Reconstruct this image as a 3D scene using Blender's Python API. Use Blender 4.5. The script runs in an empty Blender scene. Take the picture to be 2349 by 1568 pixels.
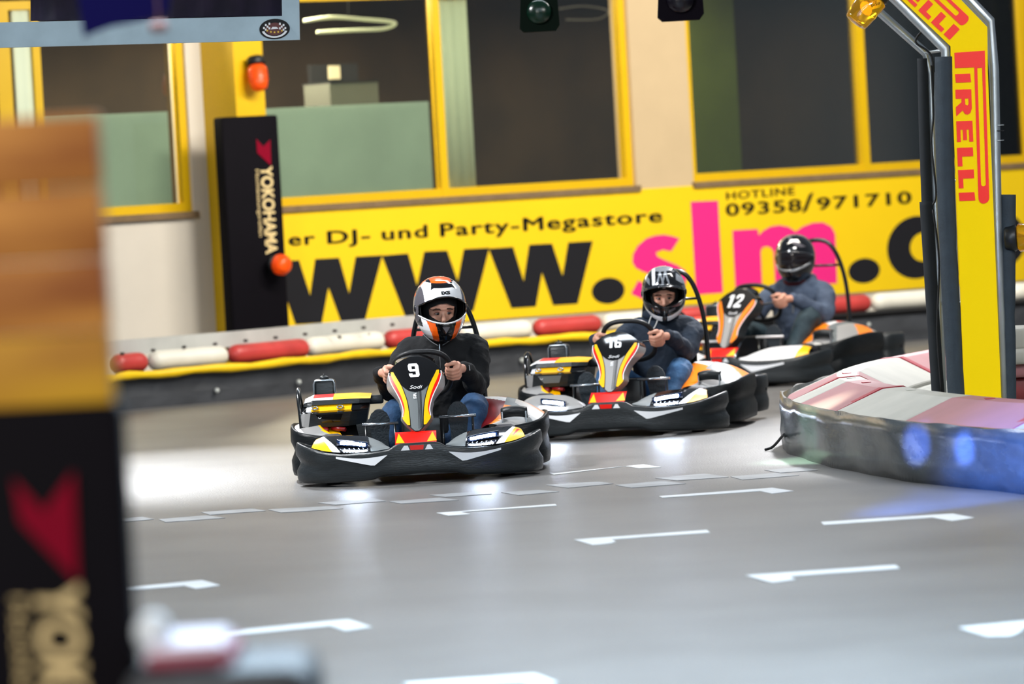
import bpy, math, random
from mathutils import Vector, Matrix
random.seed(4)
PI = math.pi
SC = bpy.context.scene
COL = SC.collection

# ------------------------------------------------------------------ camera
FW, FH, FPX = 2349.0, 1568.0, 11750.0
CAM_H, PITCH, ROLL = 1.72, 0.0337, -0.0555
cam_d = bpy.data.cameras.new('camera')
cam_d.sensor_width = 36.0
cam_d.lens = FPX * 36.0 / FW
cam_d.clip_end = 300
cam_d.dof.use_dof = True
cam_d.dof.focus_distance = 28.7
cam_d.dof.aperture_fstop = 2.6
cam_o = bpy.data.objects.new('camera', cam_d)
COL.objects.link(cam_o)
CAM = Matrix.Translation((0, 0, CAM_H)) @ Matrix.Rotation(PI / 2 - PITCH, 4, 'X') @ Matrix.Rotation(ROLL, 4, 'Z')
cam_o.matrix_world = CAM
SC.camera = cam_o

# ------------------------------------------------------------------ view, world, lights
SC.view_settings.view_transform = 'Standard'
SC.view_settings.look = 'None'
SC.view_settings.gamma = 1.0
SC.view_settings.use_curve_mapping = False
SC.view_settings.exposure = 0.35
world = bpy.data.worlds.new('hall_air')
SC.world = world
world.use_nodes = True
world.node_tree.nodes['Background'].inputs[0].default_value = (0.55, 0.66, 0.8, 1)
world.node_tree.nodes['Background'].inputs[1].default_value = 0.22


def area(name, loc, target, size, power, col=(1, 1, 1), sy=None):
    d = bpy.data.lights.new(name, 'AREA')
    d.energy = power
    d.color = col
    d.shape = 'RECTANGLE'
    d.size = size
    d.size_y = sy or size
    o = bpy.data.objects.new(name, d)
    COL.objects.link(o)
    o.location = loc
    o.rotation_euler = (Vector(target) - Vector(loc)).to_track_quat('-Z', 'Y').to_euler()
    return o


def spot(name, loc, target, power, angle, col=(1, 1, 1), blend=0.6, size=0.1):
    d = bpy.data.lights.new(name, 'SPOT')
    d.energy = power
    d.color = col
    d.spot_size = angle
    d.spot_blend = blend
    d.shadow_soft_size = size
    o = bpy.data.objects.new(name, d)
    COL.objects.link(o)
    o.location = loc
    o.rotation_euler = (Vector(target) - Vector(loc)).to_track_quat('-Z', 'Y').to_euler()
    return o


# ceiling floodlights of the hall
area('ceiling_light_left', (-4.2, 28.0, 5.0), (-0.3, 29.5, 0.3), 2.0, 520, (0.96, 0.98, 1.0), 0.8)
area('ceiling_light_right', (4.4, 22.0, 4.6), (1.7, 28.5, 1.0), 2.0, 130, (1.0, 0.97, 0.93), 0.8)
area('ceiling_light_track', (0.6, 33.2, 5.4), (0.2, 31.0, 0.0), 3.5, 130, (0.84, 0.92, 1.0), 0.8)
area('ceiling_light_wall', (2.2, 39.0, 5.2), (1.2, 46.5, 0.7), 5.0, 540, (1.0, 0.93, 0.82), 1.0)
area('ceiling_light_far', (3.5, 34.0, 5.4), (2.5, 36.5, 0.0), 2.0, 330, (1.0, 0.97, 0.93), 1.0)
area('ceiling_light_start', (0.6, 20.0, 5.2), (0.5, 20.5, 0.0), 8.0, 200, (0.88, 0.94, 1.0), 1.0)
area('ceiling_light_near', (0.3, 14.5, 5.0), (0.4, 14.2, 0.0), 9.0, 1600, (0.62, 0.82, 1.0), 1.2)
spot('track_spot_left', (-3.0, 36.5, 4.6), (-2.0, 31.7, 0.0), 2600, 0.62, (0.95, 0.97, 1.0), 1.0, 0.25)
spot('track_spot_right', (2.9, 37.5, 4.6), (1.7, 31.6, 0.0), 2200, 0.55, (0.97, 0.97, 1.0), 1.0, 0.25)
area('window_fill', (5.6, 43.5, 4.9), (4.9, 49.5, 2.2), 1.5, 170, (1.0, 0.95, 0.86), 0.8)  # added fill that brightens the blind and frames of the last window
spot('blue_effect_light', (0.9, 22.6, 0.5), (2.38, 25.3, 0.04), 2800, 0.38, (0.04, 0.20, 1.0), 0.9, 0.05)
spot('blue_effect_beam', (1.2, 23.4, 0.45), (2.06, 26.25, 0.20), 6000, 0.085, (0.10, 0.22, 1.0), 0.7, 0.03)
spot('blue_effect_beam_two', (1.3, 23.2, 0.45), (2.24, 25.6, 0.20), 6000, 0.075, (0.10, 0.22, 1.0), 0.7, 0.03)
area('post_fill', (-2.6, 5.0, 4.0), (-0.9, 9.8, 1.3), 1.0, 225, (1.0, 0.93, 0.85), 1.0)  # added fill, keeps the near post from going dark
spot('green_effect_light', (0.6, 27.2, 2.6), (1.64, 28.6, 0.10), 1300, 0.26, (0.55, 1.0, 0.7), 0.8, 0.05)


# ------------------------------------------------------------------ pixel helpers: a place seen in the photograph -> its point in the hall
def ray(px, py):
    v = Vector(((px - FW / 2) / FPX, -(py - FH / 2) / FPX, -1.0))
    return CAM.to_3x3() @ v


def atY(px, py, Y):
    r = ray(px, py)
    return Vector((0, 0, CAM_H)) + r * (Y / r.y)


def atZ(px, py, z=0.0):
    r = ray(px, py)
    return Vector((0, 0, CAM_H)) + r * ((z - CAM_H) / r.z)


WM = 0.76
WP = atY(660, 600, 44.2)
WU = Vector((1, WM, 0)).normalized()
WN = Vector((WM, -1, 0)).normalized()      # out of the wall, towards the track


def wall_uh(px, py, off=0.0):
    r = ray(px, py)
    c = Vector((0, 0, CAM_H))
    P0 = WP + WN * off
    t = (P0 - c).dot(WN) / r.dot(WN)
    p = c + r * t
    return (p - WP).dot(WU), p.z


def wpt(u, h, off=0.0):
    p = WP + WU * u + WN * off
    return Vector((p.x, p.y, h))


def wpx(px, py, off=0.0):
    u, h = wall_uh(px, py, off)
    return wpt(u, h, off)


# ------------------------------------------------------------------ materials
def lin(c):
    return tuple((x / 255.0 / 12.92) if x / 255.0 <= 0.04045 else ((x / 255.0 + 0.055) / 1.055) ** 2.4 for x in c) + (1,)


MATS = {}


def mat(name, rgb, rough=0.5, metal=0.0, var=0.0, scale=8.0, bump=0.0, bscale=60.0, coat=0.0, emit=0.0, trans=0.0, ior=1.45, rgb2=None, ecol=None, stretch=(1, 1, 1), spec=0.5):
    if name in MATS:
        return MATS[name]
    m = bpy.data.materials.new(name)
    m.use_nodes = True
    nt = m.node_tree
    b = nt.nodes['Principled BSDF']
    b.inputs['Base Color'].default_value = lin(rgb)
    b.inputs['Roughness'].default_value = rough
    b.inputs['Metallic'].default_value = metal
    b.inputs['Coat Weight'].default_value = coat
    b.inputs['Coat Roughness'].default_value = 0.05
    b.inputs['Transmission Weight'].default_value = trans
    b.inputs['IOR'].default_value = ior
    b.inputs['Specular IOR Level'].default_value = spec
    if emit:
        b.inputs['Emission Color'].default_value = lin(ecol or rgb)
        b.inputs['Emission Strength'].default_value = emit
    if var or bump or rgb2:
        tc = nt.nodes.new('ShaderNodeTexCoord')
        mp = nt.nodes.new('ShaderNodeMapping')
        mp.inputs['Scale'].default_value = stretch
        nt.links.new(tc.outputs['Object'], mp.inputs[0])
    if var or rgb2:
        n = nt.nodes.new('ShaderNodeTexNoise')
        n.inputs['Scale'].default_value = scale
        n.inputs['Detail'].default_value = 6
        nt.links.new(mp.outputs[0], n.inputs['Vector'])
        mx = nt.nodes.new('ShaderNodeMix')
        mx.data_type = 'RGBA'
        c1 = lin(rgb)
        c2 = lin(rgb2) if rgb2 else tuple(x * (1 - var) for x in c1[:3]) + (1,)
        mx.inputs[6].default_value = c1
        mx.inputs[7].default_value = c2
        rp = nt.nodes.new('ShaderNodeMapRange')
        rp.inputs[1].default_value = 0.35
        rp.inputs[2].default_value = 0.65
        nt.links.new(n.outputs['Fac'], rp.inputs[0])
        nt.links.new(rp.outputs[0], mx.inputs[0])
        nt.links.new(mx.outputs[2], b.inputs['Base Color'])
    if bump:
        n2 = nt.nodes.new('ShaderNodeTexNoise')
        n2.inputs['Scale'].default_value = bscale
        n2.inputs['Detail'].default_value = 4
        nt.links.new(mp.outputs[0], n2.inputs['Vector'])
        bp = nt.nodes.new('ShaderNodeBump')
        bp.inputs['Strength'].default_value = bump
        bp.inputs['Distance'].default_value = 0.01
        nt.links.new(n2.outputs['Fac'], bp.inputs['Height'])
        nt.links.new(bp.outputs[0], b.inputs['Normal'])
    MATS[name] = m
    return m


M_asphalt = mat('asphalt', (106, 104, 102), 0.38, var=0.22, scale=1.2, bump=0.25, bscale=90)
M_paintw = mat('road_paint', (215, 218, 220), 0.5, var=0.12, scale=6)
M_paintfaint = mat('worn_road_paint', (150, 152, 154), 0.5, var=0.25, scale=5)
M_wall = mat('plaster', (214, 206, 192), 0.85, var=0.05, scale=2)
M_pillar = mat('beige_plaster', (200, 176, 138), 0.85, var=0.05, scale=3)
M_yel = mat('yellow_paint', (238, 200, 4), 0.5, var=0.05, scale=3)
M_mustard = mat('yellow_frame', (222, 178, 4), 0.4, var=0.05, scale=3)
M_banner = mat('banner_yellow', (244, 203, 2), 0.6, var=0.03, scale=2)
M_bblack = mat('banner_black', (30, 30, 34), 0.75, spec=0.2)
M_pink = mat('banner_pink', (240, 40, 130), 0.5)
M_sill = mat('sill_stone', (128, 104, 74), 0.8, var=0.2, scale=10)
M_frost = mat('frosted_film', (176, 196, 178), 0.55, var=0.12, scale=1.5)
M_blind = mat('pale_blind', (210, 220, 192), 0.8)
M_inside = mat('room_interior', (52, 40, 26), 0.9, var=0.4, scale=1.5)
M_greenwall = mat('green_room_wall', (70, 84, 22), 0.9, var=0.2, scale=2)
M_grey = mat('grey_furniture', (90, 92, 84), 0.8)
M_black = mat('black_plastic', (20, 22, 24), 0.42, var=0.3, scale=12)
M_blackmat = mat('matte_black', (14, 14, 16), 0.75)
M_pad = mat('black_pad_vinyl', (9, 6, 13), 0.8, var=0.2, scale=3, spec=0.15)
M_foam = mat('foam_sleeve', (44, 54, 62), 0.8, var=0.2, scale=14, bump=0.3, bscale=80)
M_foamdark = mat('dark_foam_sleeve', (30, 34, 38), 0.85, var=0.2, scale=14)
M_steel = mat('brushed_aluminium', (190, 196, 198), 0.35, 0.85, var=0.15, scale=6)
M_alu = mat('aluminium_frame', (160, 178, 186), 0.5, 0.35, var=0.15, scale=5)
M_cable = mat('cable_black', (10, 10, 12), 0.6)
M_sign = mat('sign_yellow', (255, 214, 0), 0.7, spec=0.12)
M_signred = mat('sign_red', (250, 30, 8), 0.45)
M_amber = mat('amber_lens', (250, 190, 20), 0.08, trans=0.93, emit=0.03)
M_orange = mat('orange_lens', (235, 84, 14), 0.3, trans=0.2, emit=0.12)
M_beige = mat('beige_print', (222, 196, 140), 0.6)
M_crimson = mat('crimson_print', (124, 6, 34), 0.8, spec=0.1)
M_redblk = mat('red_plastic_block', (190, 62, 58), 0.4, var=0.2, scale=5)
M_whtblk = mat('white_plastic_block', (222, 218, 204), 0.45, var=0.1, scale=5)
M_tubeyel = mat('yellow_tube', (240, 196, 10), 0.4, var=0.12, scale=6)
M_belt = mat('rubber_belt', (62, 64, 68), 0.5, var=0.35, scale=2.2, bump=0.3, bscale=12, stretch=(1, 1, 3))
M_isbelt = mat('scuffed_plastic_belt', (66, 72, 74), 0.24, var=0.35, scale=4, bump=0.35, bscale=5, stretch=(1, 1, 3))
M_fadered = mat('faded_red_block', (160, 106, 108), 0.6, var=0.12, scale=3)
M_fadewht = mat('dusty_white_block', (172, 170, 160), 0.6, var=0.14, scale=3)
M_darkred = mat('red_strip', (150, 16, 38), 0.5)
M_infill = mat('dusty_infill', (178, 176, 166), 0.9, rgb2=(120, 122, 114), scale=26)
M_rail = mat('grey_white_rail', (186, 186, 180), 0.5, var=0.15, scale=4)
M_bolt = mat('dull_bolt', (196, 200, 196), 0.4, 0.2)
M_boltd = mat('dark_bolt', (50, 44, 44), 0.5)
M_wood = mat('wooden_board', (214, 150, 66), 0.7, rgb2=(140, 78, 26), scale=2.2, stretch=(.5, .5, 2.5))
M_woody = mat('yellow_stained_board', (214, 164, 34), 0.7, rgb2=(170, 118, 34), scale=3.0, stretch=(.5, .5, 2))
M_purple = mat('dark_purple_curtain', (34, 22, 44), 0.8, var=0.4, scale=8)
M_blue = mat('dark_blue_banner', (9, 3, 58), 0.8, spec=0.1)


# ------------------------------------------------------------------ mesh building
class MB:
    def __init__(s):
        s.v, s.f, s.m, s.sm = [], [], [], []

    def add(s, vs, fs, mi=0, smooth=True):
        b = len(s.v)
        s.v += [tuple(v) for v in vs]
        for f in fs:
            s.f.append(tuple(b + i for i in f))
            s.m.append(mi)
            s.sm.append(smooth)
        return s

    def box(s, c, size, mi=0, rot=None, bev=0.0):
        hx, hy, hz = size[0] / 2, size[1] / 2, size[2] / 2
        c = Vector(c)
        if bev <= 0:
            vs = [Vector((x, y, z)) for x in (-hx, hx) for y in (-hy, hy) for z in (-hz, hz)]
            fs = [(0, 1, 3, 2), (4, 6, 7, 5), (0, 4, 5, 1), (2, 3, 7, 6), (0, 2, 6, 4), (1, 5, 7, 3)]
            if rot:
                vs = [rot @ v for v in vs]
            return s.add([v + c for v in vs], fs, mi, False)
        b = min(bev, hx * .95, hy * .95, hz * .95)
        rings = []
        prof = [(-hz, b), (-hz + b * .3, b * .3), (-hz + b, 0), (hz - b, 0), (hz - b * .3, b * .3), (hz, b)]
        for z, ins in prof:
            r = []
            X, Y = hx - ins, hy - ins
            bb = max(b - ins * .5, b * .4)
            for sx, sy, a0 in ((1, 1, 0), (-1, 1, 90), (-1, -1, 180), (1, -1, 270)):
                for k in range(4):
                    a = math.radians(a0 + k * 30)
                    r.append(Vector((sx * (X - bb) + bb * math.cos(a), sy * (Y - bb) + bb * math.sin(a), z)))
            rings.append(r)
        vs, fs = [], []
        n = 16
        for r in rings:
            vs += r
        for i in range(len(rings) - 1):
            for k in range(n):
                fs.append((i * n + k, i * n + (k + 1) % n, (i + 1) * n + (k + 1) % n, (i + 1) * n + k))
        fs.append(tuple(reversed(range(n))))
        fs.append(tuple(range((len(rings) - 1) * n, len(rings) * n)))
        if rot:
            vs = [rot @ v for v in vs]
        return s.add([v + c for v in vs], fs, mi, True)

    def loft(s, rings, mi=0, closed=True, caps=True, smooth=True, mfun=None):
        n = len(rings[0])
        b = len(s.v)
        for r in rings:
            s.v += [tuple(p) for p in r]
        for i in range(len(rings) - 1):
            for k in range(n if closed else n - 1):
                k2 = (k + 1) % n
                s.f.append((b + i * n + k, b + i * n + k2, b + (i + 1) * n + k2, b + (i + 1) * n + k))
                s.m.append(mfun(i, k) if mfun else mi)
                s.sm.append(smooth)
        if caps and closed:
            s.f.append(tuple(b + k for k in reversed(range(n))))
            s.m.append(mi)
            s.sm.append(False)
            e = b + (len(rings) - 1) * n
            s.f.append(tuple(e + k for k in range(n)))
            s.m.append(mi)
            s.sm.append(False)
        return s

    def tube(s, pts, r, mi=0, seg=10, closed=False, round_ends=False, flat=1.0):
        pts = [Vector(p) for p in pts]
        n = len(pts)
        rr = list(r) if isinstance(r, (list, tuple)) else [r] * n
        if round_ends and not closed:
            d0 = (pts[0] - pts[1]).normalized()
            d1 = (pts[-1] - pts[-2]).normalized()
            r0, r1 = rr[0], rr[-1]
            pre = [(pts[0] + d0 * r0 * math.sin(a), r0 * math.cos(a)) for a in (1.45, 1.1, 0.75, 0.38)]
            post = [(pts[-1] + d1 * r1 * math.sin(a), r1 * math.cos(a)) for a in (0.38, 0.75, 1.1, 1.45)]
            pts = [p for p, _ in pre] + pts + [p for p, _ in post]
            rr = [q for _, q in pre] + rr + [q for _, q in post]
            n = len(pts)
        rings = []
        up = None
        for i in range(n):
            if closed:
                t = pts[(i + 1) % n] - pts[i - 1]
            else:
                t = pts[min(i + 1, n - 1)] - pts[max(i - 1, 0)]
            t.normalize()
            if up is None:
                up = Vector((0, 0, 1)) if abs(t.z) < 0.9 else Vector((0, 1, 0))
            a = up - t * up.dot(t)
            if a.length < 1e-5:
                a = t.orthogonal()
            a.normalize()
            up = a
            b2 = t.cross(a)
            rings.append([pts[i] + a * (rr[i] * math.cos(2 * PI * k / seg)) * flat + b2 * (rr[i] * math.sin(2 * PI * k / seg)) for k in range(seg)])
        if closed:
            rings.append(rings[0])
        return s.loft(rings, mi, True, not closed)

    def ell(s, c, r, mi=0, nu=16, nv=10, rot=None):
        c = Vector(c)
        rings = []
        for i in range(1, nv):
            ph = -PI / 2 + PI * i / nv
            ring = []
            for k in range(nu):
                v = Vector((r[0] * math.cos(ph) * math.cos(2 * PI * k / nu), r[1] * math.cos(ph) * math.sin(2 * PI * k / nu), r[2] * math.sin(ph)))
                ring.append(c + (rot @ v if rot else v))
            rings.append(ring)
        return s.loft(rings, mi, True, True)

    def prism(s, poly, d, mi=0, side=None):
        """poly: list of 3D points (flat), extruded by the vector d"""
        n = len(poly)
        d = Vector(d)
        vs = [Vector(p) for p in poly] + [Vector(p) + d for p in poly]
        fs = [tuple(range(n)), tuple(reversed(range(n, 2 * n)))] + [(k, k + n, (k + 1) % n + n, (k + 1) % n) for k in range(n)]
        b = len(s.v)
        s.v += [tuple(v) for v in vs]
        for i, f in enumerate(fs):
            s.f.append(tuple(b + q for q in f))
            s.m.append(mi if i < 2 or side is None else side)
            s.sm.append(False)
        return s

    def build(s, name, mats, parent=None, **tags):
        me = bpy.data.meshes.new(name)
        me.from_pydata(s.v, [], s.f)
        if not isinstance(mats, (list, tuple)):
            mats = [mats]
        for m in mats:
            me.materials.append(m)
        me.polygons.foreach_set('material_index', s.m)
        me.polygons.foreach_set('use_smooth', s.sm)
        me.update()
        o = bpy.data.objects.new(name, me)
        COL.objects.link(o)
        if parent:
            o.parent = parent
        for k, v in tags.items():
            o[k] = v
        return o


def thing(name, label, cat, loc=(0, 0, 0), rotz=0, group=None, scale=1.0):
    o = bpy.data.objects.new(name, None)
    COL.objects.link(o)
    o.location = loc
    o.rotation_euler = (0, 0, rotz)
    o.scale = (scale,) * 3
    o.empty_display_size = 0.1
    o['label'] = label
    o['category'] = cat
    if group:
        o['group'] = group
    return o


def recal(o):
    """point the normals of a closed mesh outwards"""
    import bmesh
    bm = bmesh.new()
    bm.from_mesh(o.data)
    bmesh.ops.recalc_face_normals(bm, faces=bm.faces)
    bm.to_mesh(o.data)
    bm.free()
    return o


def interp(x, tab):
    if x <= tab[0][0]:
        return tab[0][1]
    for (a, va), (b, vb) in zip(tab, tab[1:]):
        if x <= b:
            return va + (vb - va) * (x - a) / (b - a)
    return tab[-1][1]


def smooth_tab(tab):
    """Catmull-Rom resampling of a table so that profiles are round"""
    out = []
    n = len(tab)
    for i in range(n - 1):
        p0, p1, p2, p3 = tab[max(i - 1, 0)], tab[i], tab[i + 1], tab[min(i + 2, n - 1)]
        for k in range(6):
            t = k / 6.0
            v = 0.5 * (2 * p1[1] + (p2[1] - p0[1]) * t + (2 * p0[1] - 5 * p1[1] + 4 * p2[1] - p3[1]) * t * t + (3 * p1[1] - p0[1] - 3 * p2[1] + p3[1]) * t ** 3)
            out.append((p1[0] + (p2[0] - p1[0]) * t, v))
    out.append(tab[-1])
    return out


def crv(pts, n=6, closed=False):
    """Catmull-Rom through points"""
    pts = [Vector(p) for p in pts]
    N = len(pts)
    out = []
    for i in range(N if closed else N - 1):
        if closed:
            p0, p1, p2, p3 = pts[i - 1], pts[i], pts[(i + 1) % N], pts[(i + 2) % N]
        else:
            p0, p1, p2, p3 = pts[max(i - 1, 0)], pts[i], pts[i + 1], pts[min(i + 2, N - 1)]
        for k in range(n):
            t = k / n
            out.append(0.5 * (2 * p1 + (p2 - p0) * t + (2 * p0 - 5 * p1 + 4 * p2 - p3) * t * t + (3 * p1 - p0 - 3 * p2 + p3) * t ** 3))
    if not closed:
        out.append(pts[-1])
    return out


TEXT_CACHE = {}


def text2d(s, bold=0.0, space=1.0):
    """flat glyph mesh: vertices scaled so cap height = 1, starting at x = 0; returns verts, faces, width"""
    key = (s, bold, space)
    if key in TEXT_CACHE:
        return TEXT_CACHE[key]
    cu = bpy.data.curves.new('t', 'FONT')
    cu.body = s
    cu.size = 1.0
    cu.offset = bold
    cu.space_character = space
    cu.resolution_u = 4
    ob = bpy.data.objects.new('t', cu)
    COL.objects.link(ob)
    bpy.context.view_layer.update()
    me = bpy.data.meshes.new_from_object(ob.evaluated_get(bpy.context.evaluated_depsgraph_get()))
    vs = [v.co.copy() for v in me.vertices]
    fs = [tuple(p.vertices) for p in me.polygons]
    bpy.data.objects.remove(ob)
    bpy.data.curves.remove(cu)
    bpy.data.meshes.remove(me)
    x0 = min(v.x for v in vs)
    x1 = max(v.x for v in vs)
    CAP = 0.729
    r = ([((v.x - x0), v.y / CAP) for v in vs], fs, x1 - x0)
    TEXT_CACHE[key] = r
    return r


def text_px(mb, s, p0, p1, cap, mapf, mi=0, bold=0.02, space=1.0, lean=-0.055):
    """text whose baseline runs from picture point p0 to p1 and whose capitals are `cap` pixels tall, laid on mapf's surface"""
    vs, fs, w = text2d(s, 0.0, space)
    ax = ((p1[0] - p0[0]) / w, (p1[1] - p0[1]) / w)
    for ox, oy in ((0, 0),) if not bold else ((-bold, 0), (bold, 0), (0, -bold), (0, bold), (-bold * .7, -bold * .7), (bold * .7, bold * .7), (-bold * .7, bold * .7), (bold * .7, -bold * .7)):
        mb.add([mapf(p0[0] + (x + ox) * ax[0] + lean * cap * y, p0[1] + (x + ox) * ax[1] - cap * (y + oy)) for x, y in vs], fs, mi, False)

# ================================================================== FLOOR
fl = MB()
fl.add([(-40, -6, 0), (40, -6, 0), (40, 80, 0), (-40, 80, 0)], [(0, 1, 2, 3)], 0, False)
floor = fl.build('floor', M_asphalt, kind='structure')


def mark(pts, m, name='grid_marking', z=0.003):
    mb = MB()
    mb.prism([atZ(x, y, z) for x, y in pts], (0, 0, -0.002))
    return recal(mb.build(name, m, floor))


# start-grid corner marks: a thin bar with a short foot at one end
c1 = lambda L: [(1280 + a / 2.197, 1040 + b / 2.197) for a, b in L]
c2_ = lambda L: [(260 + a / 2.2587, 900 + b / 2.2587) for a, b in L]
for q in (
    c1([(510, 213), (1080, 171), (1187, 187), (1078, 200), (1018, 187), (525, 221)]),
    c1([(1325, 343), (1990, 301), (2097, 322), (1985, 338), (1885, 320), (1340, 357)]),
    c1([(80, 432), (750, 383), (766, 396), (270, 430), (292, 442), (270, 450), (175, 459)]),
    c1([(945, 612), (1700, 560), (1722, 576), (1165, 615), (1195, 632), (1080, 648)]),
    c1([(2020, 875), (2349, 843), (2700, 815), (2720, 835), (2349, 870), (2335, 890), (2290, 912), (2160, 916)]),
    c2_([(20, 1013), (460, 970), (552, 996), (425, 1014), (365, 998), (40, 1024)]),
    c2_([(420, 1250), (1220, 1172), (1338, 1212), (1200, 1232), (1120, 1205), (440, 1272)]),
    c2_([(1500, 1502), (2185, 1455), (2300, 1500), (2200, 1520), (2110, 1495), (1560, 1532)]),
    c2_([(1675, 622), (2290, 576), (2297, 584), (1800, 617), (1850, 628), (1735, 636)]),
    c1([(-40, 100), (430, 53), (520, 67), (410, 72), (340, 62), (-20, 105)]),
):
    mark(q, M_paintw)
# the worn chequered start line: pale slanted rectangles in two rows
for q in (c1([(490, 122), (740, 100), (860, 117), (600, 135)]), c1([(870, 115), (1095, 96), (1215, 108), (930, 131)]), c1([(1040, 82), (1220, 68), (1310, 82), (1120, 96)]),
          c1([(-60, 157), (200, 140), (280, 150), (50, 172)]), c1([(290, 157), (520, 137), (645, 150), (370, 171)]),
          c2_([(20, 655), (150, 642), (210, 655), (60, 668)]), c2_([(235, 655), (480, 635), (580, 648), (270, 670)]), c2_([(455, 618), (720, 600), (790, 611), (500, 632)]),
          c2_([(800, 604), (1120, 587), (1190, 600), (870, 621)]), c2_([(1060, 570), (1350, 546), (1410, 561), (1150, 581)]), c2_([(1430, 563), (1690, 543), (1790, 556), (1490, 574)]),
          c2_([(1640, 530), (1850, 514), (1960, 524), (1720, 540)]), c2_([(2010, 516), (2200, 503), (2310, 512), (2100, 531)])):
    mark(q, M_paintfaint, 'start_line_marking')

# ================================================================== WALL
def wbox(mb, u0, u1, h0, h1, o0, o1, mi=0):
    vs = [wpt(u, h, o) for u in (u0, u1) for o in (o0, o1) for h in (h0, h1)]
    mb.add(vs, [(0, 1, 3, 2), (4, 6, 7, 5), (0, 4, 5, 1), (2, 3, 7, 6), (0, 2, 6, 4), (1, 5, 7, 3)], mi, False)


U = lambda px, py=300: wall_uh(px, py)[0]
H = lambda px, py: wall_uh(px, py)[1]
hS = H(1000, 452.5)             # bottom of the window openings
hT = H(800, -20)              # their top
uA0, uA1 = U(600, 300), U(1452, 300)
uL0, uL1 = U(-400, 300), U(440, 400)
uB0, uB1 = U(1583, 300), U(2480, 300)
hL = H(330, 491) - 0.03
wb = MB()
wbox(wb, U(-900), U(3400), 0, hL, -0.25, 0)
wbox(wb, U(-900), U(3400), hT + 0.06, 5.2, -0.25, 0)
wbox(wb, U(-900), uL0, hL, hT + 0.06, -0.25, 0)
wbox(wb, uL1, uA0, hL, hT + 0.06, -0.25, 0)
wbox(wb, uA0, uB1, hL, hS - 0.04, -0.25, 0)
wbox(wb, uB1, U(3400), hL, hT + 0.06, -0.25, 0)
recal(wb.build('wall_back', M_wall, kind='structure'))
# beige pier between the two windows
pr = MB()
wbox(pr, uA1, uB0, hS - 0.14, hT + 0.3, -0.25, 0.012)
recal(pr.build('wall_pier', M_pillar, kind='structure'))
# dim rooms behind the glass
rm = MB()
wbox(rm, uL0 - 0.3, uB0 - 0.1, hL - 0.5, hT + 0.4, -2.7, -2.6)
wbox(rm, uL0 - 0.3, uB1 + 0.3, hL - 0.5, hL - 0.42, -2.7, -0.25)
wbox(rm, uL0 - 0.3, uB1 + 0.3, hT + 0.32, hT + 0.4, -2.7, -0.25)
wbox(rm, uB0 - 0.1, uB1 + 0.3, hL - 0.5, hT + 0.4, -2.7, -2.6, 0)
wbox(rm, wall_uh(1560, 200, -1.8)[0], wall_uh(1692, 200, -1.8)[0], hL - 0.5, hT + 0.4, -1.9, -1.8, 1)
recal(rm.build('wall_room_behind', [M_inside, M_greenwall], kind='structure'))
M_glass = bpy.data.materials.new('window_glass')
M_glass.use_nodes = True
nt = M_glass.node_tree
nt.nodes.clear()
out = nt.nodes.new('ShaderNodeOutputMaterial')
mixs = nt.nodes.new('ShaderNodeMixShader')
tr = nt.nodes.new('ShaderNodeBsdfTransparent')
tr.inputs[0].default_value = (0.84, 0.86, 0.82, 1)
gl = nt.nodes.new('ShaderNodeBsdfGlossy')
gl.inputs['Roughness'].default_value = 0.04
fr = nt.nodes.new('ShaderNodeFresnel')
fr.inputs[0].default_value = 1.5
nt.links.new(fr.outputs[0], mixs.inputs[0])
nt.links.new(tr.outputs[0], mixs.inputs[1])
nt.links.new(gl.outputs[0], mixs.inputs[2])
nt.links.new(mixs.outputs[0], out.inputs[0])


def window(n, u0, u1, h0, h1, bars, fr=0.075):
    e = bpy.data.objects.new('window_%d' % n, None)
    COL.objects.link(e)
    e['kind'] = 'structure'
    m = MB()
    wbox(m, u0, u1, h0, h0 + fr, -0.11, -0.03)
    wbox(m, u0, u1, h1 - fr, h1, -0.11, -0.03)
    wbox(m, u0, u0 + fr, h0, h1, -0.11, -0.032)
    wbox(m, u1 - fr, u1, h0, h1, -0.11, -0.032)
    for a, b in bars:
        wbox(m, a, b, h0, h1, -0.10, -0.025)
    recal(m.build('window_frame', M_mustard, e))
    g = MB()
    wbox(g, u0 + 0.02, u1 - 0.02, h0 + 0.02, h1 - 0.02, -0.08, -0.075)
    recal(g.build('window_pane', M_glass, e))
    s = MB()
    wbox(s, u0 - 0.02, u1 + 0.02, h0 - 0.055, h0, -0.2, 0.05)
    recal(s.build('window_sill', M_sill, e))
    return e


wA = window(1, uA0, uA1, hS - 0.0, hT + 0.0, [(U(1005, 200), U(1021, 200))])
wB = window(2, uB0, uB1, hS + 0.0, hT + 0.0, [(U(1975, 200), U(1992, 200)), (U(2350, 200), U(2372, 200))])
wL = window(3, uL0, uL1, hL + 0.03, hT + 0.0, [(U(0, 200), U(32, 200)), (U(84, 200), U(101, 200))])
# frosted film on the lower panes
m = MB()
wbox(m, U(612), U(1000), hS + 0.06, H(800, 240), -0.095, -0.088)
recal(m.build('frosted_film', M_frost, wA))
m = MB()
wbox(m, U(103), U(400), hL + 0.1, H(320, 258), -0.095, -0.088)
recal(m.build('frosted_film', M_frost, wL))


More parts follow.
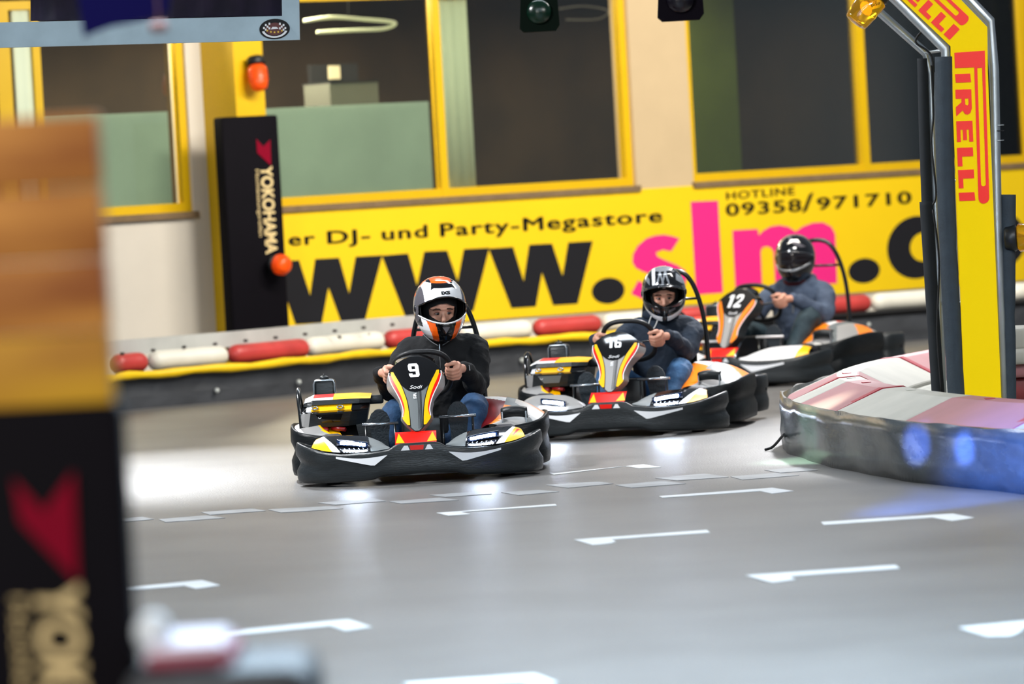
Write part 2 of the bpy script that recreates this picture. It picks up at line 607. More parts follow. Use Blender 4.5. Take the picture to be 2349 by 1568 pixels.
def folds(px0, px1, h0, h1, off, name, label, m, amp=0.012, n=5):
    mb = MB()
    u0, u1 = wall_uh(px0, 200, off)[0], wall_uh(px1, 200, off)[0]
    top, bot = [], []
    N = n * 8
    for i in range(N + 1):
        u = u0 + (u1 - u0) * i / N
        o = off + amp * math.sin(2 * PI * i / 8)
        top.append(wpt(u, h1, o))
        bot.append(wpt(u, h0, o))
    back = [[p - WN * 0.01 for p in reversed(r)] for r in (bot, top)]
    mb.loft([bot + back[0], top + back[1]])
    o = recal(mb.build(name, m))
    o['label'] = label
    o['category'] = 'blind'
    return o


folds(1015, 1080, hS + 0.06, hT - 0.05, -0.12, 'fabric_blind', 'pale greenish fabric blind beside the yellow mullion of the middle window', M_blind, 0.006, 3)
folds(2288, 2350, hS + 0.06, hT - 0.05, -0.12, 'fabric_blind', 'pale green fabric blind behind the yellow sign pillar, in the last window', M_blind, 0.006, 3)
folds(36, 78, hL + 0.1, hT - 0.05, -0.055, 'fabric_blind', 'narrow pale blind strip between yellow bars in the leftmost window', M_blind, 0.004, 2)
# things inside the room behind the middle window
t = thing('storage_cabinet', 'grey low cabinet inside the room behind the middle window', 'cabinet')
m = MB(); wbox(m, wall_uh(757, 210, -0.8)[0], wall_uh(868, 210, -0.8)[0], H(800, 400), H(800, 185), -1.2, -0.8); recal(m.build('body', M_grey, t))
m = MB(); wbox(m, wall_uh(757, 210, -0.8)[0], wall_uh(868, 210, -0.8)[0], H(800, 185), H(800, 181), -1.22, -0.78); recal(m.build('top', M_blackmat, t))
t = thing('wall_monitor', 'dark square monitor with a small lit face inside the room behind the middle window', 'monitor')
m = MB(); wbox(m, wall_uh(712, 150, -1.55)[0], wall_uh(820, 150, -1.55)[0], H(760, 180), H(760, 136), -1.6, -1.55); recal(m.build('body', M_blackmat, t))
m = MB(); wbox(m, wall_uh(752, 150, -1.55)[0], wall_uh(778, 150, -1.55)[0], H(760, 172), H(760, 140), -1.55, -1.54); recal(m.build('screen', mat('lit_face', (190, 180, 150), 0.5, emit=0.25), t))
M_tubeglow = mat('reflection_glow', (190, 200, 175), 0.4, emit=0.22)  # glowing tube added to imitate a lamp mirrored in the wavy glass
t = thing('lamp_reflection', 'curved pale glowing tube standing in for a lamp reflection in the middle window', 'reflection')
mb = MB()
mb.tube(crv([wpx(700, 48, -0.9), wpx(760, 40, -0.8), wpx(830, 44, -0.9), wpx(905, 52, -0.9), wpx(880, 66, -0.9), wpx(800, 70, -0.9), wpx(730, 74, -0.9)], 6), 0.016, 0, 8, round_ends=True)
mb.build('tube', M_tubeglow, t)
mb = MB()
mb.tube([wpx(800, 44, -0.85), wpx(797, -60, -0.85)], 0.004, 0, 6)
mb.build('added_cord', M_cable, t)
t = thing('lamp_reflection', 'thin dim glowing tube standing in for a lamp reflection left of the beige pier', 'reflection')
mb = MB()
mb.tube(crv([wpx(1285, 20, -0.9), wpx(1340, 14, -0.9), wpx(1395, 25, -0.9), wpx(1370, 44, -0.9), wpx(1300, 45, -0.9)], 6), 0.007, 0, 8, round_ends=True)
mb.build('tube', mat('reflection_dim', (120, 120, 116), 0.4, emit=0.12), t)  # dimmer tube, likewise added to imitate a mirrored lamp
mb = MB()
mb.tube([wpx(1340, 14, -0.9), wpx(1337, -70, -0.9)], 0.004, 0, 6)
mb.build('added_cord', M_cable, t)

for nm_, u_, h_, o_, pw_ in (('room_fill', U(800), hT + .25, -1.2, 220), ('room_fill', U(1250), hT + .25, -1.2, 40), ('room_fill', U(1750), hT + .25, -1.2, 60), ('room_fill', U(250), hT + .25, -1.2, 150), ('room_fill', U(2250), hT + .25, -1.2, 40)):
    a_ = wpt(u_, h_, o_)
    area(nm_, a_, a_ + Vector((0, 0, -1)) + WN * 0.25, 0.5, pw_, (1.0, 0.86, 0.66))  # unseen fill lights added to brighten the rooms behind the glass

# yellow pillar that stands out from the wall, with slanted left face
pl = MB()
uP0, uP1, uP2 = U(470, 300), wall_uh(545, 300, 0.45)[0], wall_uh(612, 300, 0.45)[0]
foot = [wpt(uP0, 0, 0), wpt(uP1, 0, 0.45), wpt(uP2, 0, 0.45), wpt(uP2 + 0.03, 0, 0)]
pl.prism(foot, (0, 0, 5.0))
recal(pl.build('yellow_pillar', M_mustard, kind='structure'))


def mapoff(off):
    return lambda x, y: wpx(x, y, off)


# black padded board on the pillar
t = thing('pillar_pad', 'tall black advertising pad with crimson logo standing against the yellow pillar', 'pad', wpt(uP1, 0, 0.5))
T0 = Vector(t.location)
u0 = wall_uh(522, 500, 0.62)[0]
u1 = wall_uh(651, 500, 0.62)[0]
hp = wall_uh(590, 265, 0.62)[1]
m = MB()
m.box((0, 0, 0), (u1 - u0, 0.14, hp - 0.3), 0, bev=0.02)
cen = wpt((u0 + u1) / 2, (hp + 0.3) / 2, 0.55)
R = Matrix.Rotation(math.atan2(WU.y, WU.x), 3, 'Z')
m.v = [tuple(R @ Vector(v) + cen - T0) for v in m.v]
m.build('pad_body', M_pad, t)
mf = lambda x, y: wpx(x, y, 0.627) - T0
m = MB()
m.add([mf(*p) for p in [(588, 318), (604, 336), (620, 320), (622, 380), (590, 350)]], [(0, 1, 4), (1, 2, 3), (1, 3, 4)], 0, False)
m.build('emblem', M_crimson, t)
m = MB()
vs, fs, w = text2d('YOKOHAMA', 0.03)
m.add([mf(598 + 27 * y + x / w * 13, 381 + x / w * 202 - y * 1) for x, y in vs], fs, 0, False)
vs, fs, w = text2d('Hochleistungsreifen', 0.0)
m.add([mf(586 + 9 * y + x / w * 9, 389 + x / w * 154) for x, y in vs], fs, 0, False)
m.build('lettering', M_beige, t)

# banner
t = thing('advertising_banner', 'long yellow banner with black and pink lettering below the windows', 'banner', WP + WN * 0.02 - Vector((0, 0, WP.z)))
T0 = Vector(t.location)
b0 = wall_uh(1459, 705)[1]
b1 = wall_uh(1459, 438)[1]
m = MB()
ub0, ub1 = wall_uh(640, 600)[0], wall_uh(2700, 600)[0]
m.prism([wpx(x, y, 0.024) - T0 for x, y in ((640, 768), (2600, 624.5), (2600, 357.5), (640, 489.5))], WN * -0.009)
recal(m.build('banner_sheet', M_banner, t))
mf = lambda x, y: wpx(x, y, 0.027) - T0
m = MB()


def poly(mb, pts, mi=0):
    from mathutils.geometry import tessellate_polygon
    p3 = [Vector((x, y, 0)) for x, y in pts]
    tris = tessellate_polygon([p3])
    mb.add([mf(x, y) for x, y in pts], [tuple(t_) for t_ in tris], mi, False)


def ring(mb, cx, cy, rx, ry, ix=0, iy=0, icx=None, icy=None, mi=0, n=40, tilt=-0.06):
    pt = lambda a, X, Y, c, d: mf(c + X * math.cos(a), d - Y * math.sin(a) + X * math.cos(a) * tilt)
    if ix == 0:
        mb.add([pt(2 * PI * k / n, rx, ry, cx, cy) for k in range(n)], [tuple(range(n))], mi, False)
    else:
        vs = [pt(2 * PI * k / n, rx, ry, cx, cy) for k in range(n)] + [pt(2 * PI * k / n, ix, iy, icx or cx, icy or cy) for k in range(n)]
        mb.add(vs, [(k, (k + 1) % n, (k + 1) % n + n, k + n) for k in range(n)], mi, False)


m = MB()
poly(m, [(628, 600), (686, 596.5), (711.5, 677), (723, 594), (778, 591), (801, 673), (816, 588.5), (877, 585), (838, 732), (781.8, 736), (753.7, 659), (738.3, 740), (678.3, 743.6)])
m.build('letter', M_bblack, t)
m = MB()
poly(m, [(876, 586), (936, 581), (957, 655), (973.3, 576.8), (1025.7, 574.5), (1050, 645), (1064, 571), (1122.8, 568), (1085.7, 712.9), (1030, 716), (1002, 640), (986, 722), (930, 726)])
m.build('letter', M_bblack, t)
m = MB()
poly(m, [(1121, 570), (1177, 566), (1201.3, 644), (1214, 561), (1266.4, 558.4), (1290.7, 632.4), (1303.5, 555.8), (1359.7, 552.5), (1325.2, 696.3), (1269, 700), (1243.4, 624.8), (1229.4, 702.7), (1173.2, 706.5)])
m.build('letter', M_bblack, t)
m = MB()
ring(m, 1395.4, 666.4, 37.8, 29.9)
m.build('letter', M_bblack, t)
m = MB()
ring(m, 1982.3, 620.6, 36.3, 28.6)
m.build('letter', M_bblack, t)
m = MB()
ring(m, 2103, 567, 68, 72, 30, 33, 2118, 566)
m.build('letter', M_bblack, t)
m = MB()
poly(m, [(2128, 410), (2186, 406), (2198, 632), (2140, 636)])
m.build('letter', M_bblack, t)
m = MB()
ring(m, 2284, 552, 70, 68, 26, 26)
m.build('letter', M_bblack, t)
for s, p0, p1, cap in (('er', (664, 563), (722, 560), 30), ('DJ-', (753, 558.5), (848, 553), 30), ('und', (878, 550), (980, 543.5), 30), ('Party-Megastore', (1012, 542), (1518, 508), 31),
                       ('HOTLINE', (1667, 458), (1823, 446), 18.5), ('09358', (1667, 495), (1838, 484), 29), ('/', (1842, 487), (1866, 474), 34), ('971710', (1876, 481), (2090, 466), 29)):
    m = MB()
    text_px(m, s, p0, p1, cap, mf, 0, bold=0.028, space=1.12)
    m.build('small_lettering', M_bblack, t)
c2 = lambda L: [(1140 + a / 3.915, 400 + b / 3.915) for a, b in L]
c3 = lambda L: [(1640 + a / 3.915, 380 + b / 3.915) for a, b in L]
m = MB()
poly(m, c2([(1640, 575), (1580, 555), (1500, 540), (1420, 548), (1340, 575), (1265, 640), (1222, 715), (1218, 790), (1250, 840), (1310, 870), (1390, 900), (1450, 930), (1480, 965), (1470, 1000), (1420, 1020), (1350, 1000), (1270, 950), (1205, 1070), (1290, 1110), (1400, 1140), (1520, 1130), (1620, 1080), (1690, 1000), (1705, 920), (1690, 860), (1620, 815), (1500, 765), (1440, 735), (1428, 700), (1490, 675), (1565, 690)]))
m.build('letter', M_pink, t)
m = MB()
poly(m, [(1584.4, 462.6), (1647, 460), (1658.5, 670.8), (1597, 675.4)])
m.build('letter', M_pink, t)
m = MB()
poly(m, c3([(158, 580), (385, 568), (395, 622), (430, 585), (500, 545), (580, 533), (660, 548), (725, 590), (790, 545), (880, 512), (970, 508), (1045, 545), (1080, 610), (1098, 1055), (875, 1070), (862, 760), (845, 725), (810, 715), (775, 730), (765, 760), (775, 1075), (545, 1082), (525, 770), (505, 735), (465, 722), (425, 735), (412, 770), (425, 1088), (185, 1100)]))
m.build('letter', M_pink, t)


# warning beacons
def beacon(name, label, p, axis, r, L, lens, plain=False, base_m=None):
    t = thing(name, label, 'beacon', p)
    a = Vector(axis).normalized()
    q = a.to_track_quat('Z', 'Y').to_matrix()
    mb = MB()
    prof = [(0.0, 0.55), (0.02, 0.8), (0.15, 1.0), (0.75, 0.9), (0.92, 0.75), (1.0, 0.4), (1.01, 0.05)]
    if plain:
        prof = [(0.0, 0.85), (0.05, 1.0), (0.5, 0.94), (0.9, 0.84), (0.98, 0.78), (1.0, 0.66), (1.0, 0.1)]
    rings = [[q @ Vector((r * k_ * math.cos(2 * PI * i / 20), r * k_ * math.sin(2 * PI * i / 20), L * z)) for i in range(20)] for z, k_ in prof]
    mb.loft(rings)
    for z in () if plain else (0.3, 0.45, 0.6):
        mb.tube([q @ Vector((r * 1.0 * math.cos(2 * PI * i / 20), r * 1.0 * math.sin(2 * PI * i / 20), L * z)) for i in range(20)], r * 0.05, 0, 6, closed=True)
    mb.build('lens', lens, t)
    mb = MB()
    mb.loft([[q @ Vector((r * k_ * math.cos(2 * PI * i / 20), r * k_ * math.sin(2 * PI * i / 20), L * z)) for i in range(20)] for z, k_ in ((-0.35, 0.7), (-0.3, 0.85), (-0.05, 0.95), (0.0, 0.8))])
    mb.build('base', base_m or M_black, t)
    mb = MB()
    mb.ell(q @ Vector((0, 0, L * 0.45)), (r * 0.3, r * 0.3, r * 0.4), 0, 12, 8)
    mb.build('bulb', mat('beacon_bulb', (255, 170, 60), 0.2, emit=0.9), t)
    return t


beacon('warning_beacon', 'red-orange warning beacon on the yellow pillar above the black pad', wpx(588, 150, 0.55), (0.1, -0.25, -1), 0.085, 0.22, M_orange)
beacon('warning_beacon', 'round orange lamp on the lower edge of the black pad with white lettering', wpx(634, 606, 0.72), (1.0, -0.8, -0.1), 0.085, 0.13, M_orange)

# ================================================================== BARRIER ALONG THE WALL
G = [atY(-420, 960, 35.5), atY(150, 960, 39.0), atZ(289, 940.6), atZ(607, 911.6), atZ(868, 882.7), atZ(1152, 858)]
G = [Vector((p.x, p.y, 0)) for p in G]
for px, Z in ((1400, 43.7), (1700, 44.5), (2050, 45.4), (2420, 46.3), (2800, 47.3)):
    p = atY(px, 800, Z)
    G.append(Vector((p.x, p.y, 0)))
BP = crv(G, 8)


def nrm(path, i):
    t = path[min(i + 1, len(path) - 1)] - path[max(i - 1, 0)]
    n = Vector((-t.y, t.x, 0)).normalized()
    return n                          # away from the track


def sweep(mb, path, prof, mi=0, caps=True, wave=None):
    rings = []
    for i, p in enumerate(path):
        n = nrm(path, i)
        rings.append([p + n * (o + (wave(i, z) if wave else 0)) + Vector((0, 0, z)) for o, z in prof])
    mb.loft(rings, mi, True, caps, False)


mb = MB()
sweep(mb, BP, [(0, 0), (0.0, 0.1), (0.01, 0.235), (0.03, 0.235), (0.02, 0)], wave=lambda i, z: 0.006 * math.sin(i * 1.7 + z * 9))
bl = recal(mb.build('barrier_belt', M_belt))
bl['label'] = 'long dark rubber belt barrier with white bolts along the back wall'
bl['category'] = 'barrier'
for x, y in ((310, 912), (497, 895), (685, 876), (861, 862), (1197, 826), (1358, 812), (1992, 744), (2200, 730)):
    s = atY(x, y, 40)
    r = ray(x, y)
    best = min(range(len(BP)), key=lambda i: abs(BP[i].x / BP[i].y - r.x / r.y))
    P = Vector((0, 0, CAM_H)) + r * (BP[best].y / r.y)
    mb = MB()
    n = -nrm(BP, best)
    mb.tube([P - n * 0.01, P + n * 0.012, P + n * 0.02], [0.019, 0.019, 0.010], 0, 12)
    mb.build('bolt', M_bolt, bl)
# black strip modelled in place of the shadow under the yellow tube
mb = MB()
sweep(mb, BP, [(0.0, 0.235), (-0.03, 0.27), (0.0, 0.29), (0.06, 0.28), (0.05, 0.235)])
o = recal(mb.build('shadow_strip', M_blackmat, bl))
YP = [p for p in BP if p.x < 1.4]
mb = MB()
pts = []
for i, p in enumerate(YP):
    pts.append(p - nrm(YP, i) * 0.055 + Vector((0, 0, 0.268 + 0.006 * math.sin(i * 1.3))))
mb.tube(pts, [0.033 + 0.005 * math.sin(i * 2.1) for i in range(len(pts))], 0, 10, round_ends=True)
o = mb.build('yellow_foam_tube', M_tubeyel)
o['label'] = 'long yellow foam tube running along the top of the dark wall barrier'
o['category'] = 'foam tube'
cum = [0.0]
for a, b in zip(BP, BP[1:]):
    cum.append(cum[-1] + (b - a).length)


def bat(s):
    for i in range(len(BP) - 1):
        if s <= cum[i + 1]:
            return BP[i].lerp(BP[i + 1], (s - cum[i]) / (cum[i + 1] - cum[i])), nrm(BP, i)
    return BP[-1], nrm(BP, len(BP) - 1)


def s_at(px):
    best = min(range(len(BP) * 10 - 10), key=lambda k: abs((lambda p: p.x / p.y - ray(px, 800).x / ray(px, 800).y)(BP[k // 10].lerp(BP[k // 10 + 1], (k % 10) / 10))))
    i = best // 10
    return cum[i] + (cum[i + 1] - cum[i]) * (best % 10) / 10


edges = [(160, 's'), (205, 'w'), (270, 'r'), (348, 'w'), (533, 'r'), (720, 'w'), (893, 'r'), (1060, 'w'), (1235, 'r'), (1392, 'w'), (1555, 'r'), (1720, 'w'), (1885, 'r'), (2012, 'w'), (2180, 'r'), (2330, 'w'), (2460, None)]
desc = {270: 'red barrier block beside the wooden post, first of the wall row', 348: 'white barrier block left of the longer red one below the white wall',
        533: 'long red barrier block in front of the yellow pillar foot', 720: 'white barrier block left of the driver in the orange helmet',
        893: 'red barrier block half hidden by the left shoulder of the orange-helmet driver', 1060: 'white barrier block right of the driver in the orange helmet',
        1235: 'red barrier block under the large dot of the banner', 1392: 'white barrier block behind the steering wheel of kart 16',
        1555: 'red barrier block between kart 16 roll bar and kart 12', 1720: 'white barrier block hidden behind the driver of kart 12',
        1885: 'orange-red barrier block right of the roll bar of kart 12', 2012: 'white barrier block left of the dark foam sleeves',
        2180: 'red barrier block behind the yellow sign pillar', 2330: 'white barrier block right of the yellow sign pillar'}
for (p0, k), (p1, _) in zip(edges[2:], edges[3:]):
    if k is None or p0 in (1720, 2180):
        continue
    s0, s1 = s_at(p0) + 0.012, s_at(p1) - 0.012
    pts, rr = [], []
    N = 8
    r0 = 0.08
    for j in range(N + 1):
        p, n = bat(s0 + r0 + (s1 - s0 - r0 * 2) * j / N)
        pts.append(p + n * 0.07 + Vector((0, 0, 0.362)))
        rr.append(r0)
    mb = MB()
    mb.tube(pts, rr, 0, 16, round_ends=True)
    o = mb.build('barrier_block', M_redblk if k == 'r' else M_whtblk)
    o['label'] = desc[p0]
    o['category'] = 'barrier block'
    o['group'] = 'red and white blocks on the wall barrier'
# grey-white rail plank with dark bolts behind the left blocks
RP = [p for p in BP if p.x < -0.35]
mb = MB()
sweep(mb, RP, [(0.17, 0.42), (0.17, 0.545), (0.2, 0.545), (0.2, 0.42)])
o = recal(mb.build('guard_rail', M_rail))
o['label'] = 'grey-white guard rail plank with dark bolts behind the red and white blocks'
o['category'] = 'guard rail'
for x, y in ((281, 811), (352, 803), (423, 795.5), (494, 788.5), (564, 781), (633, 774), (701, 766), (769, 758.5), (835, 751), (901, 744), (845, 768), (779, 773)):
    r = ray(x, y)
    best = min(range(len(BP)), key=lambda i: abs((BP[i].x + .1) / (BP[i].y + .18) - r.x / r.y))
    n = nrm(BP, best)
    Yb = BP[best].y + n.y * 0.17
    P = Vector((0, 0, CAM_H)) + r * (Yb / r.y)
    mb = MB()
    mb.tube([P + n * 0.02, P - n * 0.012], 0.012, 0, 10)
    mb.build('bolt', M_boltd, o)

# ================================================================== ISLAND ON THE RIGHT
IS = [(3.35, 22.2), (2.9, 23.6), (2.49, 24.9), (2.32, 25.4), (2.13, 26.0), (1.89, 27.0), (1.70, 28.2), (1.585, 29.45), (1.64, 30.6), (1.88, 31.7), (2.24, 32.75), (2.75, 34.0), (3.6, 35.9), (4.6, 38.0)]
IS = crv([Vector((x, y, 0)) for x, y in reversed(IS)], 8)     # clockwise so that nrm() points to the inside
ic = [0.0]
for a, b in zip(IS, IS[1:]):
    ic.append(ic[-1] + (b - a).length)
cI = Vector((3.6, 29.5, 0))
sgn = 1 if nrm(IS, len(IS) // 2).dot(cI - IS[len(IS) // 2]) > 0 else -1
inr = lambda i: nrm(IS, i) * sgn


def isat(s):
    for i in range(len(IS) - 1):
        if s <= ic[i + 1]:
            f = (s - ic[i]) / (ic[i + 1] - ic[i])
            return IS[i].lerp(IS[i + 1], f), inr(i).lerp(inr(i + 1), f).normalized()
    return IS[-1], inr(len(IS) - 1)


mb = MB()
rings = []
random.seed(9)
for i in range(0, len(IS) * 3 - 3):
    s = ic[-1] * i / (len(IS) * 3 - 4)
    p, n = isat(s)
    w = lambda z: 0.009 * math.sin(s * 3.7 + z * 5) + 0.006 * math.sin(s * 8.3 + z * 9)
    rings.append([p - n * (0.03 + w(z) + d) + Vector((0, 0, z + (0.008 * math.sin(s * 7) if z > .25 else 0))) for z, d in ((0, 0), (0.1, 0.01), (0.17, 0.0), (0.24, 0.008), (0.31, 0))] +
                 [p - n * 0.012 + Vector((0, 0, z)) for z in (0.31, 0.0)])
mb.loft(rings)
o = recal(mb.build('island_belt', M_isbelt))
o['label'] = 'scuffed grey plastic belt wrapped around the track island with blue and green light on it'
o['category'] = 'barrier'
mb = MB()
mb.tube(crv([atZ(1755, 1031, 0.01), atZ(1770, 1026, 0.02), atZ(1782, 1015, 0.05), atZ(1795, 999, 0.1), atZ(1799, 996, 0.12)], 5), 0.008, 0, 6)
mb.build('loose_strap', M_cable, o)

ISsec = [(0.0, 0.0), (0.0, 0.285), (0.30, 0.405), (0.42, 0.41), (0.68, 0.27), (0.68, 0.0)]


def isl_s(px, py, z, near=True):
    """arc position of the island outline seen at this picture point"""
    r = ray(px, py)
    q = atZ(px, py, z)
    return min(range(0, len(IS)), key=lambda i: (IS[i] + inr(i) * 0.3 - Vector((q.x, q.y, 0))).length)


cuts = [(1, 1, 0)]
s1976, s2329 = ic[isl_s(1976, 895, .405)], ic[isl_s(2329, 936, .405)]
BL = (s2329 - s1976) / 2
sb = [s1976 + d_ for d_ in (-7.3, -5.7, -4.15, -2.45, -1.65, -1.15)] + [s1976 + BL * k for k in range(0, 4)]
sb = [max(0.05, q) for q in sb]
lab = {
    -6: None, -5: None, -4: None,
    -3: ('r', 'faded pink kerb block at the turn of the island, behind the white tip block'),
    -2: ('w', 'narrow dusty white kerb block at the very tip of the island'),
    -1: ('r', 'faded pink kerb block on the near side, closest to the island tip'),
    0: ('w', 'dusty white kerb block between two pink ones on the near side of the island'),
    1: ('r', 'faded pink kerb block in front of the yellow sign pillar'),
    2: ('w', 'dusty white kerb block on the near side at the right picture edge'),
}


def isblock(s0, s1, k, label):
    t = thing('kerb_block', label, 'kerb block', isat((s0 + s1) / 2)[0], group='kerb blocks of the track island')
    T0 = Vector(t.location)
    mb = MB()
    N = 4
    rings = []
    for j in range(N + 1):
        p, n = isat(s0 + 0.006 + (s1 - s0 - 0.012) * j / N)
        rings.append([p + n * o_ + Vector((0, 0, z)) - T0 for o_, z in ISsec])
    mb.loft(rings, 0, True, True, False)
    ob = recal(mb.build('block_body', M_fadered if k == 'r' else M_fadewht, t))
    bv = ob.modifiers.new('b', 'BEVEL')
    bv.width = 0.012
    bv.segments = 2
    if k == 'r':
        mb = MB()
        rings = []
        for j in range(2):
            p, n = isat(s1 - 0.012 - 0.085 * j)
            rings.append([p + n * o_ + Vector((0, 0, z + dz)) - T0 for o_, z, dz in ((-0.004, 0.28, 0), (0.30, 0.405, 0.004), (0.42, 0.41, 0.004), (0.68, 0.27, 0.004), (0.66, 0.25, 0), (0.40, 0.395, 0), (0.31, 0.39, 0), (0.01, 0.27, 0))])
        mb.loft(rings, 0, True, True, False)
        recal(mb.build('joint_strip', M_darkred, t))
    mb = MB()
    p, n = isat(s0 * 0.7 + s1 * 0.3)
    mb.box(p + n * .36 + Vector((0, 0, .409)) - T0, (0.05, 0.09, 0.004), 0)
    mb.build('bolt_recess', M_darkred if k == 'r' else M_fadewht, t)
    return t


for j in range(3, len(sb) - 1):
    L = lab[j - 6]
    if L:
        isblock(sb[j], sb[j + 1], L[0], L[1])
isblock(sb[2], sb[3], 'w', 'long dusty white kerb block on the far side of the island left of the foam sleeves')
isblock(sb[1], sb[2], 'r', 'faded pink kerb block on the far side of the island, right of the long white one')
isblock(sb[0], sb[1], 'w', 'dusty white kerb block farthest along the far side of the island')
mb = MB()
inner = [IS[i] + inr(i) * 0.62 for i in range(0, len(IS), 2)]
mb.prism([Vector((p.x, p.y, 0.25)) for p in inner], (0, 0, -0.25))
recal(mb.build('floor_island', M_infill, kind='structure'))
# red and white blocks stacked inside the island at the right edge
for i, (px0, py0, px1, py1, Y, m_, lb) in enumerate((
        (2302, 752, 2440, 800, 28.3, M_fadewht, 'white stacked block at the right edge, top of the pile behind the sign pillar'),
        (2300, 801, 2440, 832, 28.2, M_fadewht, 'greyish white stacked block with red underside below the topmost block'),
        (2303, 834, 2440, 862, 28.25, M_fadered, 'dull red stacked block in the middle of the pile at the right edge'),
        (2303, 864, 2440, 930, 28.3, mat('deep_red_block', (128, 42, 44), 0.5, var=0.3), 'deep red stacked block at the bottom of the pile at the right edge'))):
    a, b = atY(px0, py0, Y), atY(px1, py1, Y)
    mb = MB()
    mb.box(((a.x + b.x) / 2, Y + 0.25, (a.z + b.z) / 2), (abs(b.x - a.x), 0.5, abs(a.z - b.z) * 0.90), 0, bev=0.02)
    o = mb.build('barrier_block', m_)
    o['label'] = lb
    o['category'] = 'barrier block'
    o['group'] = 'blocks piled inside the island'

# ================================================================== SIGN ARCH
AY = 27.4
arch = thing('sign_arch', 'yellow and red advertising arch of aluminium pipes with foam sleeves on the island', 'arch', (atY(2255, 1070, AY).x, AY, 0.25))
T0 = Vector(arch.location)
ap = lambda x, y, d=0.0: atY(x, y, AY + d) - T0
base_y = 1010


def pts3(L, d=0.0):
    return [ap(x, y, d) for x, y in L]


mb = MB()
pn = [(2180.5, 106), (2181, 130), (2216, base_y), (2301, base_y), (2266, 165), (2265, 62), (2205, 0), (2045, -151), (1909, -151), (2069, 0)]
mb.prism(pts3(pn), (0, 0.012, 0))
panel = recal(mb.build('sign_panel', M_sign, arch))
mb = MB()
C5 = lambda L: [(1900 + a / 3.015, b / 3.015) for a, b in L]
YS = -0.004


def pl2(mb, pts):
    from mathutils.geometry import tessellate_polygon
    tr_ = tessellate_polygon([[Vector((x, y, 0)) for x, y in pts]])
    mb.add([ap(x, y, YS) for x, y in pts], [tuple(q) for q in tr_], 0, False)


def block_letter(ch):
    s = 0.36
    if ch == 'I':
        return [[(0, 0), (1, 0), (1, 1), (0, 1)]]
    if ch == 'L':
        return [[(0, 0), (1, 0), (1, .3), (.48, .3), (.48, 1), (0, 1)]]
    if ch == 'E':
        return [[(0, 0), (1, 0), (1, .24), (.42, .24), (.42, .38), (.92, .38), (.92, .62), (.42, .62), (.42, .76), (1, .76), (1, 1), (0, 1)]]
    if ch == 'R':
        return [[(0, 0), (s, 0), (s, .36), (.5, .36), (.68, 0), (1.05, 0), (.82, .42), (.97, .55), (1, .72), (.93, .9), (.75, 1), (0, 1), (0, .8), (.58, .8), (.64, .72), (.6, .6), (s, .58), (s, .8), (0, .8)]]


quads = []
for ch, a0, b0_, a1, b1_ in (('I', 880, 512, 985, 572), ('R', 882, 620, 992, 796), ('E', 888, 838, 1000, 982), ('L', 893, 1022, 1003, 1150), ('L', 900, 1175, 1010, 1302), ('I', 905, 1332, 1014, 1390)):
    for pg in block_letter(ch):
        # reading direction runs down the panel, letter tops point right
        P = [(a0 + (a1 - a0) * v + (u - .5) * 6, b0_ + (b1_ - b0_) * u - v * 4) for u, v in pg]
        if ch == 'R':
            outer = P[:12]
            pl2(mb, C5([P[0], P[1], P[2], P[3], P[4], P[5], P[6], P[7], P[8], P[9], P[10], P[11], P[12], P[13], P[14], P[15], P[16], P[17], P[18]][:19]))
        else:
            pl2(mb, C5(P))


def loopP(mb, top, bot, w_out0, w_out1, hole0, hole1, holeend, xf):
    pass


def bowl(mb, frame):
    """the long bowl of the P: frame(a, b) -> picture point, a across 0..1, b along 0..1"""
    n = 10
    out = [(0, 0)] + [(0, 0.96)] + [(0.5 - 0.5 * math.cos(PI * k / n), 0.96 + 0.04 * math.sin(PI * k / n)) for k in range(1, n)] + [(1, 0.96), (1, 0)]
    ih = [(0.28, 0.0)] + [(0.28, 0.855)] + [(0.5 - 0.22 * math.cos(PI * k / n), 0.855 + 0.018 * math.sin(PI * k / n)) for k in range(1, n)] + [(0.72, 0.855), (0.72, 0.0)]
    N_ = len(out)
    vs = [ap(*frame(a, b), YS) for a, b in out] + [ap(*frame(a, b), YS) for a, b in ih]
    mb.add(vs, [(k, k + 1, k + 1 + N_, k + N_) for k in range(N_ - 1)], 0, False)


def fr1(a, b):
    x = 1010 + 30 * b + a * (1085 - 1010)
    y = 472 - a * 6 + b * (1393 - 455)
    return C5([(x, y)])[0]


bowl(mb, fr1)
pl2(mb, C5([(872, 365), (1083, 350), (1086, 466), (1010, 472), (1009, 466), (877, 471)]))
# the same lettering on the slanting upper part (its last letters are in the frame)
e1, e2 = Vector((0.727, 0.687)), Vector((0.687, -0.727))      # along, across (towards the upper right)


def fr2(al, ac):
    o_ = Vector((2181.0, 108.0))
    p = o_ + e1 * al + e2 * ac
    return (p.x, p.y)


for ch, s0, s1 in (('I', -32, -13), ('L', -72, -39), ('L', -112, -80), ('E', -160, -122)):
    for pg in block_letter(ch):
        pl2(mb, [fr2(s0 + (s1 - s0) * u, 10 + 34 * v) for u, v in pg])
bowl(mb, lambda a, b: fr2(-228 + 216 * b, 52 + 27 * a))
mb.build('lettering', M_signred, panel)


def pipe(L, d, r, m_, name='pipe', seg=14):
    mb = MB()
    mb.tube([ap(x, y, d) for x, y in L], r, 0, seg)
    return mb.build(name, m_, arch)


